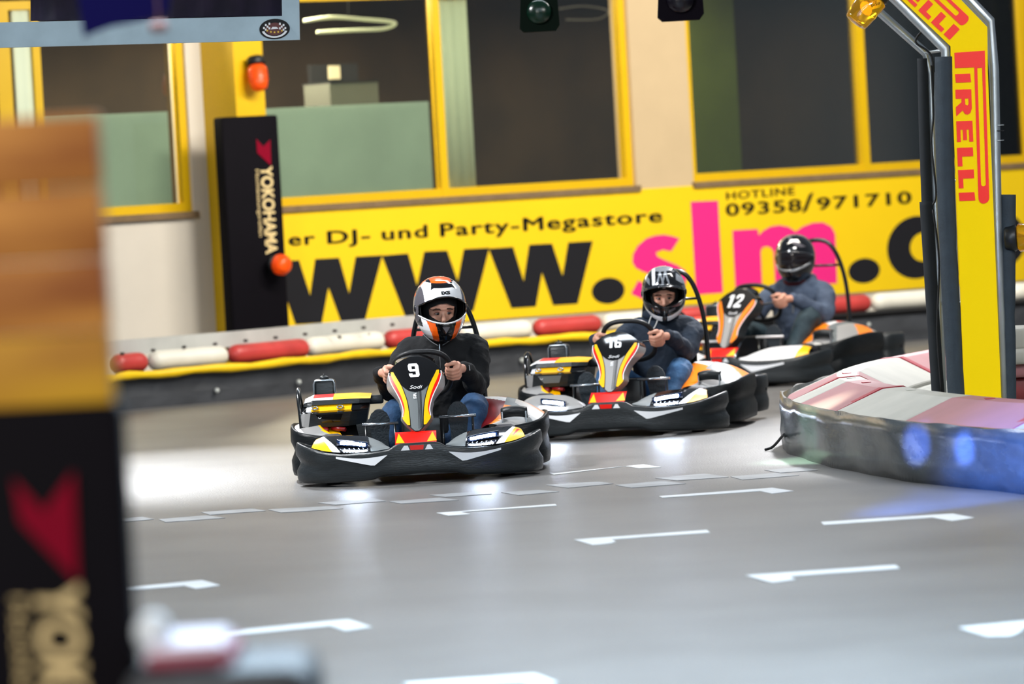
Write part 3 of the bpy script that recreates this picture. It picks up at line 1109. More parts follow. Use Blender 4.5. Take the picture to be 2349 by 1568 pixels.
pipe([(1872, -173), (2064, 8), (2168, 112), (2170, 150), (2200, base_y)], 0.03, 0.027, M_steel)
pipe([(2052, -180), (2272, 48), (2281, 160), (2288, 520), (2306, base_y)], 0.03, 0.025, M_steel)
pipe([(1830, -160), (2020, 30), (2124, 122), (2135, 170), (2148, 500), (2166, base_y)], 0.42, 0.023, M_steel)
pipe([(2046, -176), (2268, 55), (2277, 180), (2310, base_y)], 0.42, 0.018, M_steel)
for (x, y) in ((2118, 122), (2150, 420), (2160, 700)):
    mb = MB()
    mb.tube([ap(x + 4, y, 0.42), ap(x + 52, y - 8, 0.03)], 0.008, 0, 8)
    mb.build('strut', M_steel, arch)


def foam(L, d, r, m_, dents=()):
    mb = MB()
    P, R_ = [], []
    for q in crv([Vector((x, y, 0)) for x, y in L], 14):
        P.append(ap(q.x, q.y, d))
        rr = r
        for dy in dents:
            rr -= 0.005 * math.exp(-((q.y - dy) / 12.0) ** 2)
        R_.append(rr)
    mb.tube(P, R_, 0, 16)
    return mb.build('foam_sleeve', m_, arch)


foam(((2165, 130), (2172, 500), (2200, base_y)), 0.02, 0.048, M_foam, (575, 830))
foam(((2117, 134), (2121, 300), (2127, 470)), 0.42, 0.031, M_foamdark)
foam(((2125, 462), (2140, 700), (2160, base_y)), 0.42, 0.038, M_foamdark)
foam(((2313, 446), (2312, 700), (2315, base_y)), 0.05, 0.041, M_foam, (715, 735))
for k, L in enumerate(([(2136, 150), (2141, 260), (2137, 330), (2147, 440), (2140, 470)], [(2128, 60), (2100, 95), (2137, 130), (2140, 220)], [(2140, 480), (2154, 600), (2150, 760), (2160, 900)])):
    mb = MB()
    mb.tube(crv([ap(x, y, 0.2) for x, y in L], 6), 0.006, 0, 6)
    mb.build('cable', M_cable, arch)
for y in (287, 322, 300):
    mb = MB()
    c = ap(2291, y, 0.03)
    mb.tube([c + Vector((0.026 * math.cos(a), 0.026 * math.sin(a), 0)) for a in [2 * PI * k / 14 for k in range(14)]], 0.003, 0, 6, closed=True)
    mb.build('cable_tie', M_cable if y == 300 else M_steel, arch)
beacon('amber_beacon', 'clear amber rotating beacon hanging under the bend of the yellow arch', atY(2006, -6, 27.2), (-0.62, -0.1, -0.72), 0.078, 0.17, M_amber, True)
beacon('amber_beacon', 'clear amber lamp lens on the right side of the sign pillar at the picture edge', atY(2334, 545, 27.42), (1, -0.15, 0.02), 0.075, 0.2, M_amber, True)

# ================================================================== OVERHEAD FRAME, TRAFFIC LIGHTS
FY = 27.6
ov = thing('overhead_display', 'brushed aluminium display frame with oval sticker hanging from the ceiling', 'display', (atY(400, 60, FY).x, FY, atY(400, 60, FY).z))
T0 = Vector(ov.location)
op = lambda x, y, d=0.0: atY(x, y, FY + d) - T0
mb = MB()
mb.prism([op(x, y) for x, y in [(-60, 53), (647, 36.5), (687.5, 91), (-60, 111)]], (0, 0.06, 0))
mb.prism([op(x, y, -0.002) for x, y in [(643, -240), (681, -240), (687.5, 91), (647, 36.5)]], (0, 0.06, 0))
mb.prism([op(x, y, -0.001) for x, y in [(-60, -240), (643, -240), (645, -190), (-60, -186)]], (0, 0.06, 0))
mb.prism([op(x, y, -0.003) for x, y in [(-98, -240), (-60, -240), (-60, 111), (-98, 112)]], (0, 0.06, 0))
recal(mb.build('frame', M_alu, ov))
for hx in (60, 560):
    mb = MB()
    mb.tube([op(hx, -236, 0.03), op(hx, -236, 0.03) + Vector((0, 0, 2.2))], 0.012, 0, 8)
    mb.build('hanger', M_cable, ov)
mb = MB()
rings = []
for yy in (-225, 48):
    rings.append([op(70 + 580 * i / 60, yy - 14 * i / 60 * (yy > 0), 0.05 + 0.012 * math.sin(i * 0.9)) for i in range(61)] + [op(650 - 580 * i / 60, yy, 0.09) for i in range(61)])
mb.loft(rings)
recal(mb.build('curtain', M_purple, ov))
mb = MB()
cx, cy = 630, 66.5
ev = lambda a, k, d=-0.004: op(cx + 35 * k * math.cos(a), cy - 23.5 * k * math.sin(a) - 0.03 * 35 * k * math.cos(a), d)
mb.add([ev(2 * PI * k / 40, 1) for k in range(40)], [tuple(range(40))], 0, False)
mb.add([ev(2 * PI * k / 40, .62, -.005) for k in range(40)], [tuple(range(40))], 1, False)
arc = [ev(PI + .25 + (PI - .5) * k / 20, .86, -.006) for k in range(21)] + [ev(2 * PI - .25 - (PI - .5) * k / 20, .7, -.006) for k in range(21)]
mb.add(arc, [(k, k + 1, 40 - k, 41 - k) for k in range(20)], 2, False)
for sx in (-1, 1):
    for i in range(4):
        for j in range(3):
            if (i + j) % 2 == 0:
                x, y = cx + sx * (12 + 4.2 * i), cy - 12 + 5.2 * j + 1.5 * i
                mb.add([op(x - 2, y - 2.4, -.007), op(x + 2, y - 2.4, -.007), op(x + 2, y + 2.4, -.007), op(x - 2, y + 2.4, -.007)], [(0, 1, 2, 3)], 2, False)
for i in range(5):
    x, y = cx - 17 + 8.4 * i, cy + 7.5 - abs(i - 2) ** 2 * 0.9
    st = [op(x + (3.2 if k % 2 == 0 else 1.3) * math.sin(k * PI / 5), y - (3.2 if k % 2 == 0 else 1.3) * math.cos(k * PI / 5), -.007) for k in range(10)]
    mb.add(st, [tuple(range(10))], 3, False)
mb.add([op(cx - 9, cy + 1, -.007), op(cx + 9, cy - 1, -.007), op(cx + 4, cy - 5, -.007), op(cx - 5, cy - 5, -.007)], [(0, 1, 2, 3)], 2, False)
mb.build('oval_sticker', [M_blackmat, mat('sticker_brown', (92, 40, 34), 0.5), mat('sticker_white', (225, 225, 225), 0.5), mat('sticker_gold', (226, 186, 60), 0.5)], ov)
mb = MB()
mb.prism([atY(x, y, 14.0) for x, y in [(150, -90), (400, -90), (385, 30), (330, 46), (250, 62), (192, 84), (180, 0)]], (0, 0.01, 0))
o = recal(mb.build('hanging_banner', M_blue))
o['label'] = 'dark blue cloth banner corner hanging in front of the aluminium frame'
o['category'] = 'banner'
mb = MB()
a = atY(364, 62, 13.9)
mb.box(a, (0.05, 0.03, 0.03), 0, bev=0.01)
mb.tube([a, a + Vector((0.0, 0, 0.35))], 0.004, 0, 6)
o = mb.build('hanging_weight', mat('beige_weight', (120, 84, 78), 0.8))
o['label'] = 'small blurred beige weight hanging below the dark blue banner'
o['category'] = 'weight'


def signal(label, px, py, w, h, lens, lit):
    Y = 33.0
    c = atY(px, py, Y)
    t = thing('signal_lamp', label, 'signal lamp', c)
    mb = MB()
    W, Hh = w / 356.0 / 2, h / 356.0
    fr_ = [(-W * .8, -Hh * .5), (-W, -Hh * .35), (-W * .86, Hh * .9), (W * .95, Hh * .9), (W, -Hh * .3), (W * .8, -Hh * .5)]
    mb.prism([Vector((x, 0, z)) for x, z in fr_], (0, 0.12, 0))
    recal(mb.build('housing', mat(lens + '_housing', lit[0], 0.9, spec=0.1), t))
    mb = MB()
    mb.ell((0.0, -0.008, Hh * .25), (W * .62, 0.03, W * .62), 0, 18, 10)
    mb.build('lens', mat(lens, lit[1], 0.2, emit=lit[2]), t)
    mb = MB()
    mb.tube([(0, 0.06, Hh * .8), (0, 0.06, Hh + 2.4)], 0.012, 0, 8)
    mb.build('hanger', M_cable, t)


signal('dark green lit signal lamp hanging in front of the middle window', 1237, 42, 92, 60, 'green_signal', ((3, 12, 6), (2, 26, 14), 0.03))
signal('black unlit signal lamp hanging in front of the beige pier', 1561, 14, 106, 66, 'black_signal', ((7, 4, 10), (8, 4, 12), 0.0))

# ================================================================== BLURRED POST AND BARRIER IN FRONT
PY = 9.8
xr = atY(282, 930, PY).x
zt = atY(150, 262, PY).z
zm = atY(150, 930, PY).z
post = thing('track_post', 'large blurred wooden post with black lower pad at the left picture edge', 'post', (xr - 0.25, PY + 0.06, 0))
T0 = Vector(post.location)
nb = 4
for i in range(nb):
    z0 = zm + (zt - zm) * i / nb
    z1 = zm + (zt - zm) * (i + 1) / nb - 0.003
    mb = MB()
    mb.box((-0.02, 0.0, (z0 + z1) / 2), (0.50, 0.10, z1 - z0), 0, bev=0.004)
    mb.build('board', M_woody if i == 0 else M_wood, post)
mb = MB()
mb.box((-0.01, 0, zm / 2), (0.515, 0.12, zm), 0, bev=0.02)
pad = mb.build('pad', M_pad, post)
pf = lambda x, y: atY(x, y, PY - 0.012) - T0
mb = MB()
mb.add([pf(*p) for p in [(30, 1098), (100, 1172), (168, 1082), (178, 1335), (46, 1195)]], [(0, 1, 4), (1, 2, 3), (1, 3, 4)], 0, False)
mb.build('emblem', M_crimson, pad)
mb = MB()
vs, fs, w = text2d('YOKOHAMA', 0.03)
mb.add([pf(80 + 105 * y + x / w * 50, 1338 + x / w * 690) for x, y in vs], fs, 0, False)
vs, fs, w = text2d('Hochleistungsreifen', 0.0)
mb.add([pf(26 + 34 * y + x / w * 40, 1372 + x / w * 560) for x, y in vs], fs, 0, False)
mb.build('lettering', M_beige, pad)

NY = 9.5
nz = lambda y, px=400: atY(px, y, NY).z
nb_ = thing('barrier_section', 'blurred dark barrier with pale pink top at the lower left', 'barrier', (atY(400, 1500, NY).x, NY, 0))
T0 = Vector(nb_.location)
mb = MB()
x0, x1 = atY(322, 1500, NY).x - T0.x, atY(505, 1500, NY).x - T0.x
mb.box(((x0 + x1) / 2, 0.3, (nz(1492) + nz(1530)) / 2), (x1 - x0, 0.35, nz(1492) - nz(1530)), 0, bev=0.02)
mb.build('pale_block', mat('pale_pink_block', (214, 206, 220), 0.5), nb_)
mb = MB()
mb.box(((x0 + x1) / 2 + .01, 0.3, nz(1532)), (x1 - x0 + .02, 0.36, 0.03), 0, bev=0.01)
mb.build('red_strip', mat('maroon_strip', (140, 40, 64), 0.5), nb_)
mb = MB()
mb.box(((x0 + x1) / 2 + 0.06, 0.3, nz(1548) / 2), (x1 - x0 + 0.22, 0.5, nz(1548)), 0, bev=0.05)
mb.build('rubber_body', M_belt, nb_)
mb = MB()
c = atY(352, 1450, 9.7)
mb.ell((c.x, c.y, c.z), (0.036, 0.036, 0.04), 0, 16, 10)
mb.tube([(c.x, c.y, c.z), (c.x, c.y, nz(1500))], 0.024, 0, 12)
o = mb.build('marker_post', mat('pale_marker', (226, 234, 240), 0.5))
o['label'] = 'blurred round white marker cap standing on the near barrier'
o['category'] = 'marker'

# ================================================================== KARTS
K_blk = mat('kart_black_plastic', (34, 38, 40), 0.38, var=0.35, scale=9, bump=0.25, bscale=30, stretch=(1, 1, 4))
K_gloss = mat('kart_gloss_black', (10, 9, 10), 0.13, coat=0.6)
K_sil = mat('kart_silver_sticker', (104, 109, 110), 0.5, 0.0, spec=0.3)
K_sillt = mat('kart_light_silver', (158, 156, 154), 0.35, 0.2)
K_yel = mat('kart_yellow_sticker', (250, 184, 4), 0.3)
K_red = mat('kart_red_sticker', (222, 22, 8), 0.3)
K_org = mat('kart_orange_sticker', (244, 130, 20), 0.3)
K_wht = mat('kart_white_sticker', (232, 232, 234), 0.3)
K_dred = mat('kart_dark_red_sticker', (120, 18, 22), 0.3)
K_led = mat('kart_led_strip', (235, 245, 255), 0.3, emit=130, ecol=(214, 232, 255))
K_lens = mat('kart_lamp_housing', (16, 30, 56), 0.1, coat=0.5)
K_tyre = mat('kart_tyre', (36, 34, 40), 0.65, bump=0.5, bscale=40)
K_tube = mat('kart_frame_tube', (14, 16, 18), 0.3, coat=0.4)
K_chr = mat('kart_chrome_bar', (170, 178, 184), 0.25, 0.9)
K_olamp = mat('kart_orange_lamp', (255, 90, 20), 0.3, emit=1.6)
K_rim = mat('kart_wheel_grip', (22, 22, 24), 0.45, bump=0.2, bscale=200)
K_seat = mat('kart_seat_shell', (12, 12, 14), 0.35)
KD = [K_blk, K_gloss, K_sil, K_sillt, K_yel, K_red, K_org, K_wht, K_dred]
BLK, GLS, SIL, SLT, YEL, RED, ORG, WHT, DRD = range(9)

NZ0, NZ1 = 0.288, 0.707
NSC = [1.0]
HW = smooth_tab([(0.288, 0.012), (0.30, 0.03), (0.33, 0.058), (0.363, 0.081), (0.41, 0.078), (0.46, 0.090), (0.50, 0.108), (0.545, 0.132), (0.585, 0.148), (0.615, 0.151), (0.64, 0.138), (0.675, 0.098), (0.697, 0.058), (0.707, 0.022)])


def nas_y(x, z):
    return 0.12 + 0.33 * (z - 0.29) / 0.42 + 1.5 * x * x + 2.2 * max(0.0, z - 0.60) ** 2


def nas(x, z, d=0.003):
    return Vector((x, nas_y(x, z) - d, 0.288 + (z - 0.288) * NSC[0]))


def strip(mb, zs, fl_, fr_, mi, d=0.004, nx=8, surf=nas):
    rows = []
    for z in zs:
        a, b = fl_(z), fr_(z)
        rows.append([surf(a + (b - a) * k / nx, z, d) for k in range(nx + 1)])
    mb.loft(rows, mi, False, False)


def lins(a, b, n):
    return [a + (b - a) * k / n for k in range(n + 1)]


FBP = crv([(-0.60, 0.55, 0), (-0.66, 0.53, 0), (-0.693, 0.46, 0), (-0.685, 0.38, 0), (-0.64, 0.27, 0), (-0.56, 0.175, 0), (-0.44, 0.10, 0), (-0.30, 0.04, 0), (-0.16, 0.004, 0), (0, 0, 0),
           (0.16, 0.004, 0), (0.30, 0.04, 0), (0.44, 0.10, 0), (0.56, 0.175, 0), (0.64, 0.27, 0), (0.685, 0.38, 0), (0.693, 0.46, 0), (0.66, 0.53, 0), (0.60, 0.55, 0)], 5)
ZTOP = [(0, .232), (.115, .232), (.165, .20), (.30, .187), (.44, .186), (.55, .20), (.63, .225), (.70, .25)]
ZBOT = [(0, .058), (.20, .058), (.27, .034), (.5, .022), (.7, .018)]


def rc(x0, y0, x1, y1, c=(0, 0, 0, 0)):
    """rectangle with cut corners: bottom left, bottom right, top right, top left"""
    P = []
    for (x, y, sx, sy), k in zip(((x0, y0, 1, 1), (x1, y0, -1, 1), (x1, y1, -1, -1), (x0, y1, 1, -1)), c):
        if k:
            a, b = (x, y + sy * k), (x + sx * k, y)
            P += [a, b] if sx * sy > 0 else [b, a]
        else:
            P.append((x, y))
    return P


_9 = [rc(0, .42, .34, 1, (.12, 0, 0, .14)), rc(.1, .80, .9, 1), rc(.66, .0, 1, 1, (0, .14, .14, 0)), rc(.1, .42, .8, .58), rc(0, 0, .34, .28, (.12, 0, 0, 0)), rc(.1, 0, .8, .18)]
_6 = [[(1 - x, 1 - y) for x, y in r_] for r_ in _9]
DIGITS = {'9': _9, '6': _6, '1': [rc(.36, 0, .78, 1, (0, 0, .06, 0)), [(.1, .78), (.4, .78), (.4, 1), (.3, 1)]],
          '2': [rc(.04, .70, .3, .92, (0, 0, 0, .1)), rc(.1, .84, .9, 1, (0, 0, .1, .1)), rc(.7, .56, .96, .92, (0, .06, .04, 0)), [(.04, .16), (.2, .06), (.96, .58), (.74, .66)], rc(.04, 0, .98, .2, (0, .05, .05, 0))]}


def fb_y(x):
    x = abs(x)
    P = [p for p in FBP if p.x >= -1e-6 and p.y < 0.4]
    for a, b in zip(P, P[1:]):
        if a.x <= x <= b.x:
            return a.y + (b.y - a.y) * (x - a.x) / max(1e-6, b.x - a.x)
    return P[-1].y


def fb(x, z, d=0.003):
    return Vector((x, fb_y(x) - d * 1.2, z))


def wall_sweep(mb, path, ztop, zbot, waist, outward=1):
    rings = []
    for i, p in enumerate(path):
        t = path[min(i + 1, len(path) - 1)] - path[max(i - 1, 0)]
        n = Vector((t.y, -t.x, 0)).normalized() * outward
        zt, zb = ztop(i, p), zbot(i, p)
        h = zt - zb
        w = waist(i, p)
        prof = [(-0.03, 0.0), (-0.006, 0.03), (0.0, 0.12), (0.002, 0.3), (-w * .6, 0.42), (-w, 0.5), (-w * .6, 0.58), (0.002, 0.7), (0.0, 0.92), (-0.004, 0.985), (-0.012, 1.0), (-0.022, 0.985), (-0.026, 0.9), (-0.03, 0.35)]
        rings.append([p + n * o_ + Vector((0, 0, zb + h * f)) for o_, f in prof])
    mb.loft(rings)


def kart(label, number, loc, rotz, scale, style):
    T = thing('racing_kart', label, 'kart', loc, rotz, 'racing karts on the track', scale)
    # ---- front bumper
    mb = MB()
    wall_sweep(mb, FBP, lambda i, p: interp(abs(p.x), ZTOP), lambda i, p: interp(abs(p.x), ZBOT), lambda i, p: 0.022 * min(1, max(0, (abs(p.x) - .55) / .12)))
    bump = recal(mb.build('front_bumper', K_blk, T))
    for s in (-1, 1):
        mb = MB()
        rows = []
        for k in range(13):
            x = 0.172 + (0.462 - 0.172) * k / 12
            top = 0.172 - 0.014 * math.sin(PI * k / 12)
            bot = interp(x, [(0.172, 0.170), (0.245, 0.116), (0.262, 0.116), (0.462, 0.160)])
            rows.append([fb(s * x, bot + (top - bot) * j / 3, 0.003) for j in range(4)])
        mb.loft(rows, 0, False, False)
        mb.build('reflector_panel', K_wht, bump)
    mb = MB()
    for a0, a1, b0, b1, mi in ((-0.095, -0.045, -0.075, -0.055, 1), (-0.04, 0.03, -0.045, 0.035, 0), (0.04, 0.085, 0.055, 0.07, 1)):
        mb.add([fb(a0, .192), fb(a1, .192), fb(b1, .218), fb(b0, .218)], [(0, 1, 2, 3)], mi, False)
    mb.build('slot_insert', [K_red, K_wht], bump)
    # ---- nose cap, red with yellow corners
    nf = lambda x, z, d=0.0: Vector((x, 0.015 + (z - 0.225) * 1.7 + x * x * 2 - d, z))
    mb = MB()
    rows = [[nf(-0.125 + 0.23 * k / 10, z, 0) for k in range(11)] for z in (0.215, 0.235, 0.255, 0.275, 0.288)]
    rows.append([Vector((-0.11 + 0.2 * k / 10, 0.2, 0.285)) for k in range(11)])
    mb.loft(rows, 0, False, False)
    nose = mb.build('nose_cap', [K_red], T)
    mb = MB()
    for t3 in ([(-0.122, .232), (-0.072, .232), (-0.105, .282)], [(0.052, .234), (0.108, .236), (0.085, .284)]):
        mb.add([nf(x, z, .003) for x, z in t3], [(0, 1, 2)], 0, False)
    mb.build('corner_sticker', K_yel, nose)
    # ---- front panel (number shield)
    NSC[0] = 0.87 if style == 'b' else 0.97
    mb = MB()
    zs = lins(NZ0, NZ1, 60)
    strip(mb, zs, lambda z: -interp(z, HW), lambda z: interp(z, HW), 0, 0.0, 18)
    edge = []
    for z in zs:
        edge.append((interp(z, HW), z))
    ring_f = [nas(-w, z, 0) for w, z in edge] + [nas(w, z, 0) for w, z in reversed(edge)]
    c = Vector((0, 0, 0.5))
    flare = lambda z: 0.006 + 0.024 * math.exp(-((z - .53) / .05) ** 2) + (0.004 if .36 < z < .45 else 0)

    def back(p, k):
        s_ = 1 if p.x > 0 else -1
        fz = flare(p.z)
        if p.z > 0.66:
            return Vector((p.x * (1 + .1 * k), p.y + 0.09 * k, p.z + 0.01 * k))
        return Vector((p.x + s_ * fz * min(1, k), p.y + 0.03 * k + 0.09 * max(0, k - .2), p.z - 0.02 * k))
    mb.loft([ring_f, [back(p, .5) for p in ring_f], [back(p, 1) for p in ring_f]], 1, True, False, True, lambda i, k: 2 if k > 46 and k < 76 else 1)
    shield = mb.build('front_panel', [K_blk, K_sillt if style != 'c' else K_blk, K_gloss], T)
    lo = [z for z in lins(0.297, 0.56, 34)]
    yin = smooth_tab([(0.297, 0.022), (0.31, 0.036), (0.33, 0.0385), (0.363, 0.040), (0.41, 0.044), (0.46, 0.0515), (0.50, 0.063), (0.545, 0.079), (0.58, 0.098), (0.615, 0.117), (0.64, 0.128)])
    yi = lambda z: interp(z, yin)
    yrt = smooth_tab([(0.363, 0.078), (0.385, 0.070), (0.42, 0.066), (0.46, 0.074), (0.50, 0.0875), (0.545, 0.107), (0.583, 0.126), (0.61, 0.136)])
    yr = lambda z: interp(z, yrt)
    ho = lambda z: interp(z, HW)
    sh = MB()
    strip(sh, lins(0.292, 0.56, 34), lambda z: -max(0.006, min(yi(z), ho(z)) - 0.005), lambda z: max(0.006, min(yi(z), ho(z)) - 0.005), 0)
    sh.build('grey_centre_sticker', K_sil if style == 'a' else K_sillt, shield)
    sh = MB()
    zz = lins(0.508, NZ1 - 0.001, 40)
    hwb = lambda z: min(yi(z) if z < 0.62 else 9, ho(z) - 0.001, 0.088 * math.sqrt(max(0.0, 1 - ((0.60 - z) / 0.092) ** 2)) + (0.02 * max(0, (z - .53) / .07)) if z < 0.60 else 9)
    strip(sh, zz, lambda z: -max(0.001, hwb(z)), lambda z: max(0.001, hwb(z)), 0, 0.006, 16)
    sh.build('black_dome_sticker', K_gloss if style != 'c' else mat('kart_satin_black', (12, 11, 13), 0.6, spec=0.2), shield)
    for s in (-1, 1):
        sh = MB()
        zy = lins(0.325, 0.625, 36)
        outer_y = lambda z: min(ho(z) - .002, yr(z) if z > .385 else 9)
        a, b = (lambda z: s * yi(z)), (lambda z: s * max(yi(z) + .001, outer_y(z)))
        strip(sh, zy, a if s > 0 else b, b if s > 0 else a, 0, 0.0062, 4)
        sh.build('yellow_stripe', K_yel if style != 'c' else K_org, shield)
        sh = MB()
        zr = lins(0.372, 0.605, 30)
        a, b = (lambda z: s * min(yr(z), ho(z) - .005)), (lambda z: s * (ho(z) - 0.005))
        strip(sh, zr, a if s > 0 else b, b if s > 0 else a, 0, 0.0064, 4)
        sh.build('red_stripe', K_red if style != 'c' else mat('kart_orange_red', (250, 90, 30), 0.3), shield)
        sh = MB()
        a, b = (lambda z: s * (ho(z) - 0.006)), (lambda z: s * (ho(z) - 0.0008))
        strip(sh, lins(0.372, 0.62, 30), a if s > 0 else b, b if s > 0 else a, 0, 0.0066, 1)
        sh.build('white_edge_line', K_wht, shield)
    sh = MB()
    for a in (0.010, 0.0165, 0.022, 0.028):
        w = 0.0022 if a < .02 else 0.0035
        strip(sh, lins(0.30 + a * .3, 0.515 + a * .5, 16), lambda z: a, lambda z: a + w, 0, 0.0048, 1)
    sh.build('pinstripes', K_gloss, shield)

    def pdigits(st, cx_, cz_, hgt, wid, shear, m_):
        q = MB()
        n_ = len(st)
        for i_, ch in enumerate(st):
            for R_ in DIGITS[ch]:
                P_ = [(x, y) for x, y in R_]
                out_ = []
                for x, y in P_:
                    X = ((i_ + x * .9 + .05) / n_ - .5) * wid
                    Z = (y - .5) * hgt
                    out_.append(nas(cx_ + X + Z * shear, cz_ + Z, 0.0125))
                q.add(out_, [tuple(range(len(out_)))], 0, False)
        q.build('number', m_, shield)

    def ptext(s, cx_, cz_, hgt, wid, bold, m_, name, rot=0, shear=0.0):
        vs, fs, w = text2d(s, bold)
        q = MB()
        P = []
        for x, y in vs:
            X, Z = (x / w - .5) * wid, (y - .5) * hgt
            X += Z * shear
            if rot:
                X, Z = -Z, X
            P.append(nas(cx_ + X, cz_ + Z, 0.009))
        q.add(P, fs, 0, False)
        q.build(name, m_, shield)
    if number == '9':
        pdigits('9', -0.006, 0.630, 0.076, 0.066, -0.12, K_wht)
    elif number == '16':
        pdigits('16', -0.004, 0.632, 0.070, 0.096, -0.08, K_wht)
    else:
        pdigits('12', -0.006, 0.622, 0.09, 0.128, 0.12, K_wht)
    ptext('Sodi', 0.004, 0.537, 0.020, 0.066, 0.0, K_wht, 'script_mark', shear=0.4)
    ptext('SR', -0.006, 0.487, 0.016, 0.034, 0.03, K_wht, 'small_mark', rot=1)
    # ---- headlight fairings
    for s in (-1, 1):
        mb = MB()
        rim_t = [(0.155, .207, .02), (0.24, .196, .035), (0.33, .192, .065), (0.42, .194, .10), (0.52, .203, .165), (0.60, .222, .24)]
        rid_t = [(0.165, .212, .07), (0.215, .243, .16), (0.30, .271, .25), (0.41, .279, .30), (0.52, .277, .34), (0.575, .262, .37)]
        bak_t = [(0.16, .20, .16), (0.20, .22, .26), (0.29, .245, .34), (0.41, .25, .39), (0.52, .25, .43), (0.57, .24, .44)]
        lns = [crv([(s * x, y, z) for x, z, y in L], 24) for L in (rim_t, rid_t, bak_t)]
        n = len(lns[0])
        nr = 36
        rows = []
        for j in range(nr + 1):
            f = j / nr
            rows.append([lns[0][i].lerp(lns[1][i], f) + Vector((0, -0.012 * math.sin(PI * f), 0.006 * math.sin(PI * f))) for i in range(n)])
        for j in range(1, 4):
            f = j / 3
            rows.append([lns[1][i].lerp(lns[2][i], f) for i in range(n)])
        bright = style != 'a' and (s < 0 or style == 'c')

        def mf2(i, k, bright=bright, s=s, style=style):
            t = k / (n - 1)
            if i >= nr:
                return ORG if (t < 0.45 and s > 0) else (ORG if i == nr and 0.3 < t < 0.8 else WHT)
            f = i / nr
            if style == 'c':
                return WHT if t < 0.8 else YEL
            if bright:
                return SLT
            if t < 0.2:
                return SIL
            if t > 0.72 + 0.16 * f:
                tt = (t - .72 - .16 * f)
                return RED if (s > 0 and .3 < f < .8 and .05 < tt < .03 + .11 * f) else YEL
            if t > 0.63 + 0.20 * f:
                return WHT
            return SIL if t < .25 + .1 * f else GLS
        mb.loft(rows, 0, False, False, True, mf2)
        fa = mb.build('headlight_fairing', KD, T)
        if style != 'c' or s < 0:
            hl = MB()
            ctr = [Vector((s * x, y, z)) for x, y, z in ((0.275, 0.088, 0.226), (0.33, 0.108, 0.236), (0.39, 0.135, 0.243), (0.455, 0.172, 0.249))]
            cc = crv(ctr, 5)
            rr = []
            for p in cc:
                rr.append([p + Vector((0, d0, dz)) for d0, dz in ((0.0, -0.019), (-0.014, -0.017), (-0.016, 0.015), (0.0, 0.019), (0.02, 0.018), (0.02, -0.02))])
            hl.loft(rr)
            hb = recal(hl.build('headlight', K_lens, T))
            hl = MB()
            cc2 = [p for p in cc[2:-2]]
            for q in range(8):
                a = cc2[0].lerp(cc2[-1], (q + .5) / 8)
                k = min(range(len(cc2)), key=lambda k_: abs(cc2[k_].x - a.x))
                a = Vector((a.x, cc2[k].y - 0.019, cc2[k].z + 0.0))
                hl.box(a, (0.0185, 0.008, 0.017), 0, bev=0.003)
            hl.build('led_strip', K_led, hb)
            for q in range(7):
                lv = MB()
                x = 0.27 + 0.026 * q
                yb_ = interp(x, [(0.155, .02), (.24, .035), (.33, .065), (.42, .10), (.52, .165)]) - 0.004
                lv.tube([(s * x, yb_ + .006, .203), (s * (x + .012), yb_ + 0.012, .214)], 0.0022, 0, 6)
                lv.build('louvre', K_gloss, fa)
    # ---- wheels
    for x, y, r, w in ((-0.49, 0.47, .142, .13), (0.49, 0.47, .142, .13), (-0.52, 1.52, .14, .19), (0.52, 1.52, .14, .19)):
        mb = MB()
        rings = []
        for dx, k in ((-w / 2 + .005, .62), (-w / 2, .8), (-w / 2 + .012, .94), (-w / 2 + .03, 1.0), (w / 2 - .03, 1.0), (w / 2 - .012, .94), (w / 2, .8), (w / 2 - .005, .62)):
            rings.append([Vector((x + dx, y + r * k * math.cos(2 * PI * i / 28), r + r * k * math.sin(2 * PI * i / 28))) for i in range(28)])
        mb.loft(rings)
        ty = mb.build('tyre', K_tyre, T)
        mb = MB()
        mb.tube([(x - w / 2 + .01, y, r), (x + w / 2 - .01, y, r)], r * .55, 0, 20)
        mb.build('wheel_rim', K_chr, ty)
    # ---- chassis
    mb = MB()
    mb.box((0.03, 0.80, 0.045), (0.56, 1.15, 0.012))
    mb.build('floor_pan', K_sil, T)
    for x in (-0.27, 0.33):
        mb = MB()
        mb.tube(crv([(x * .6, 0.10, .10), (x * .8, .28, .07), (x, .6, .07), (x, 1.3, .07), (x * .9, 1.7, .1)], 5), 0.015, 0, 10)
        mb.build('chassis_rail', K_tube, T)
    mb = MB(); mb.tube([(-0.47, .47, .142), (0.47, .47, .142)], 0.014, 0, 10); mb.build('front_axle', K_tube, T)
    mb = MB(); mb.tube([(-0.5, 1.52, .14), (0.5, 1.52, .14)], 0.016, 0, 10); mb.build('rear_axle', K_chr, T)
    for x0, x1, z in ((-0.315, -0.11, 0.325), (0.12, 0.33, 0.345)):
        mb = MB()
        mb.tube([(x0, .435, z), (x1, .435, z)], 0.0085, 0, 8)
        p = mb.build('pedal_bar', K_chr if style != 'c' else K_wht, T)
        mb = MB()
        mb.tube([(x0 + .02, .435, z), (x0 + .02, .42, .07)], 0.007, 0, 8)
        mb.tube([(x1 - .02, .435, z), (x1 - .02, .42, .07)], 0.007, 0, 8)
        mb.tube([(x0 + .02, .42, .07), (x1 - .02, .42, .07)], 0.007, 0, 8)
        mb.build('pedal_arm', K_tube, p)
    mb = MB(); mb.box((0.01, .42, .13), (.20, .30, .15), 0, bev=.03); mb.build('pedal_box', K_blk, T)
    mb = MB(); mb.box((0.02, .62, .20), (.235, .04, .30), 0, bev=.018); mb.build('column_support', K_seat, T)
    # ---- steering
    wc = Vector((0.035, 0.69, 0.585))
    up = Vector((0, -0.62, 0.785))
    ex = Vector((1, 0, 0))
    rw = 0.165
    mb = MB()
    P = []
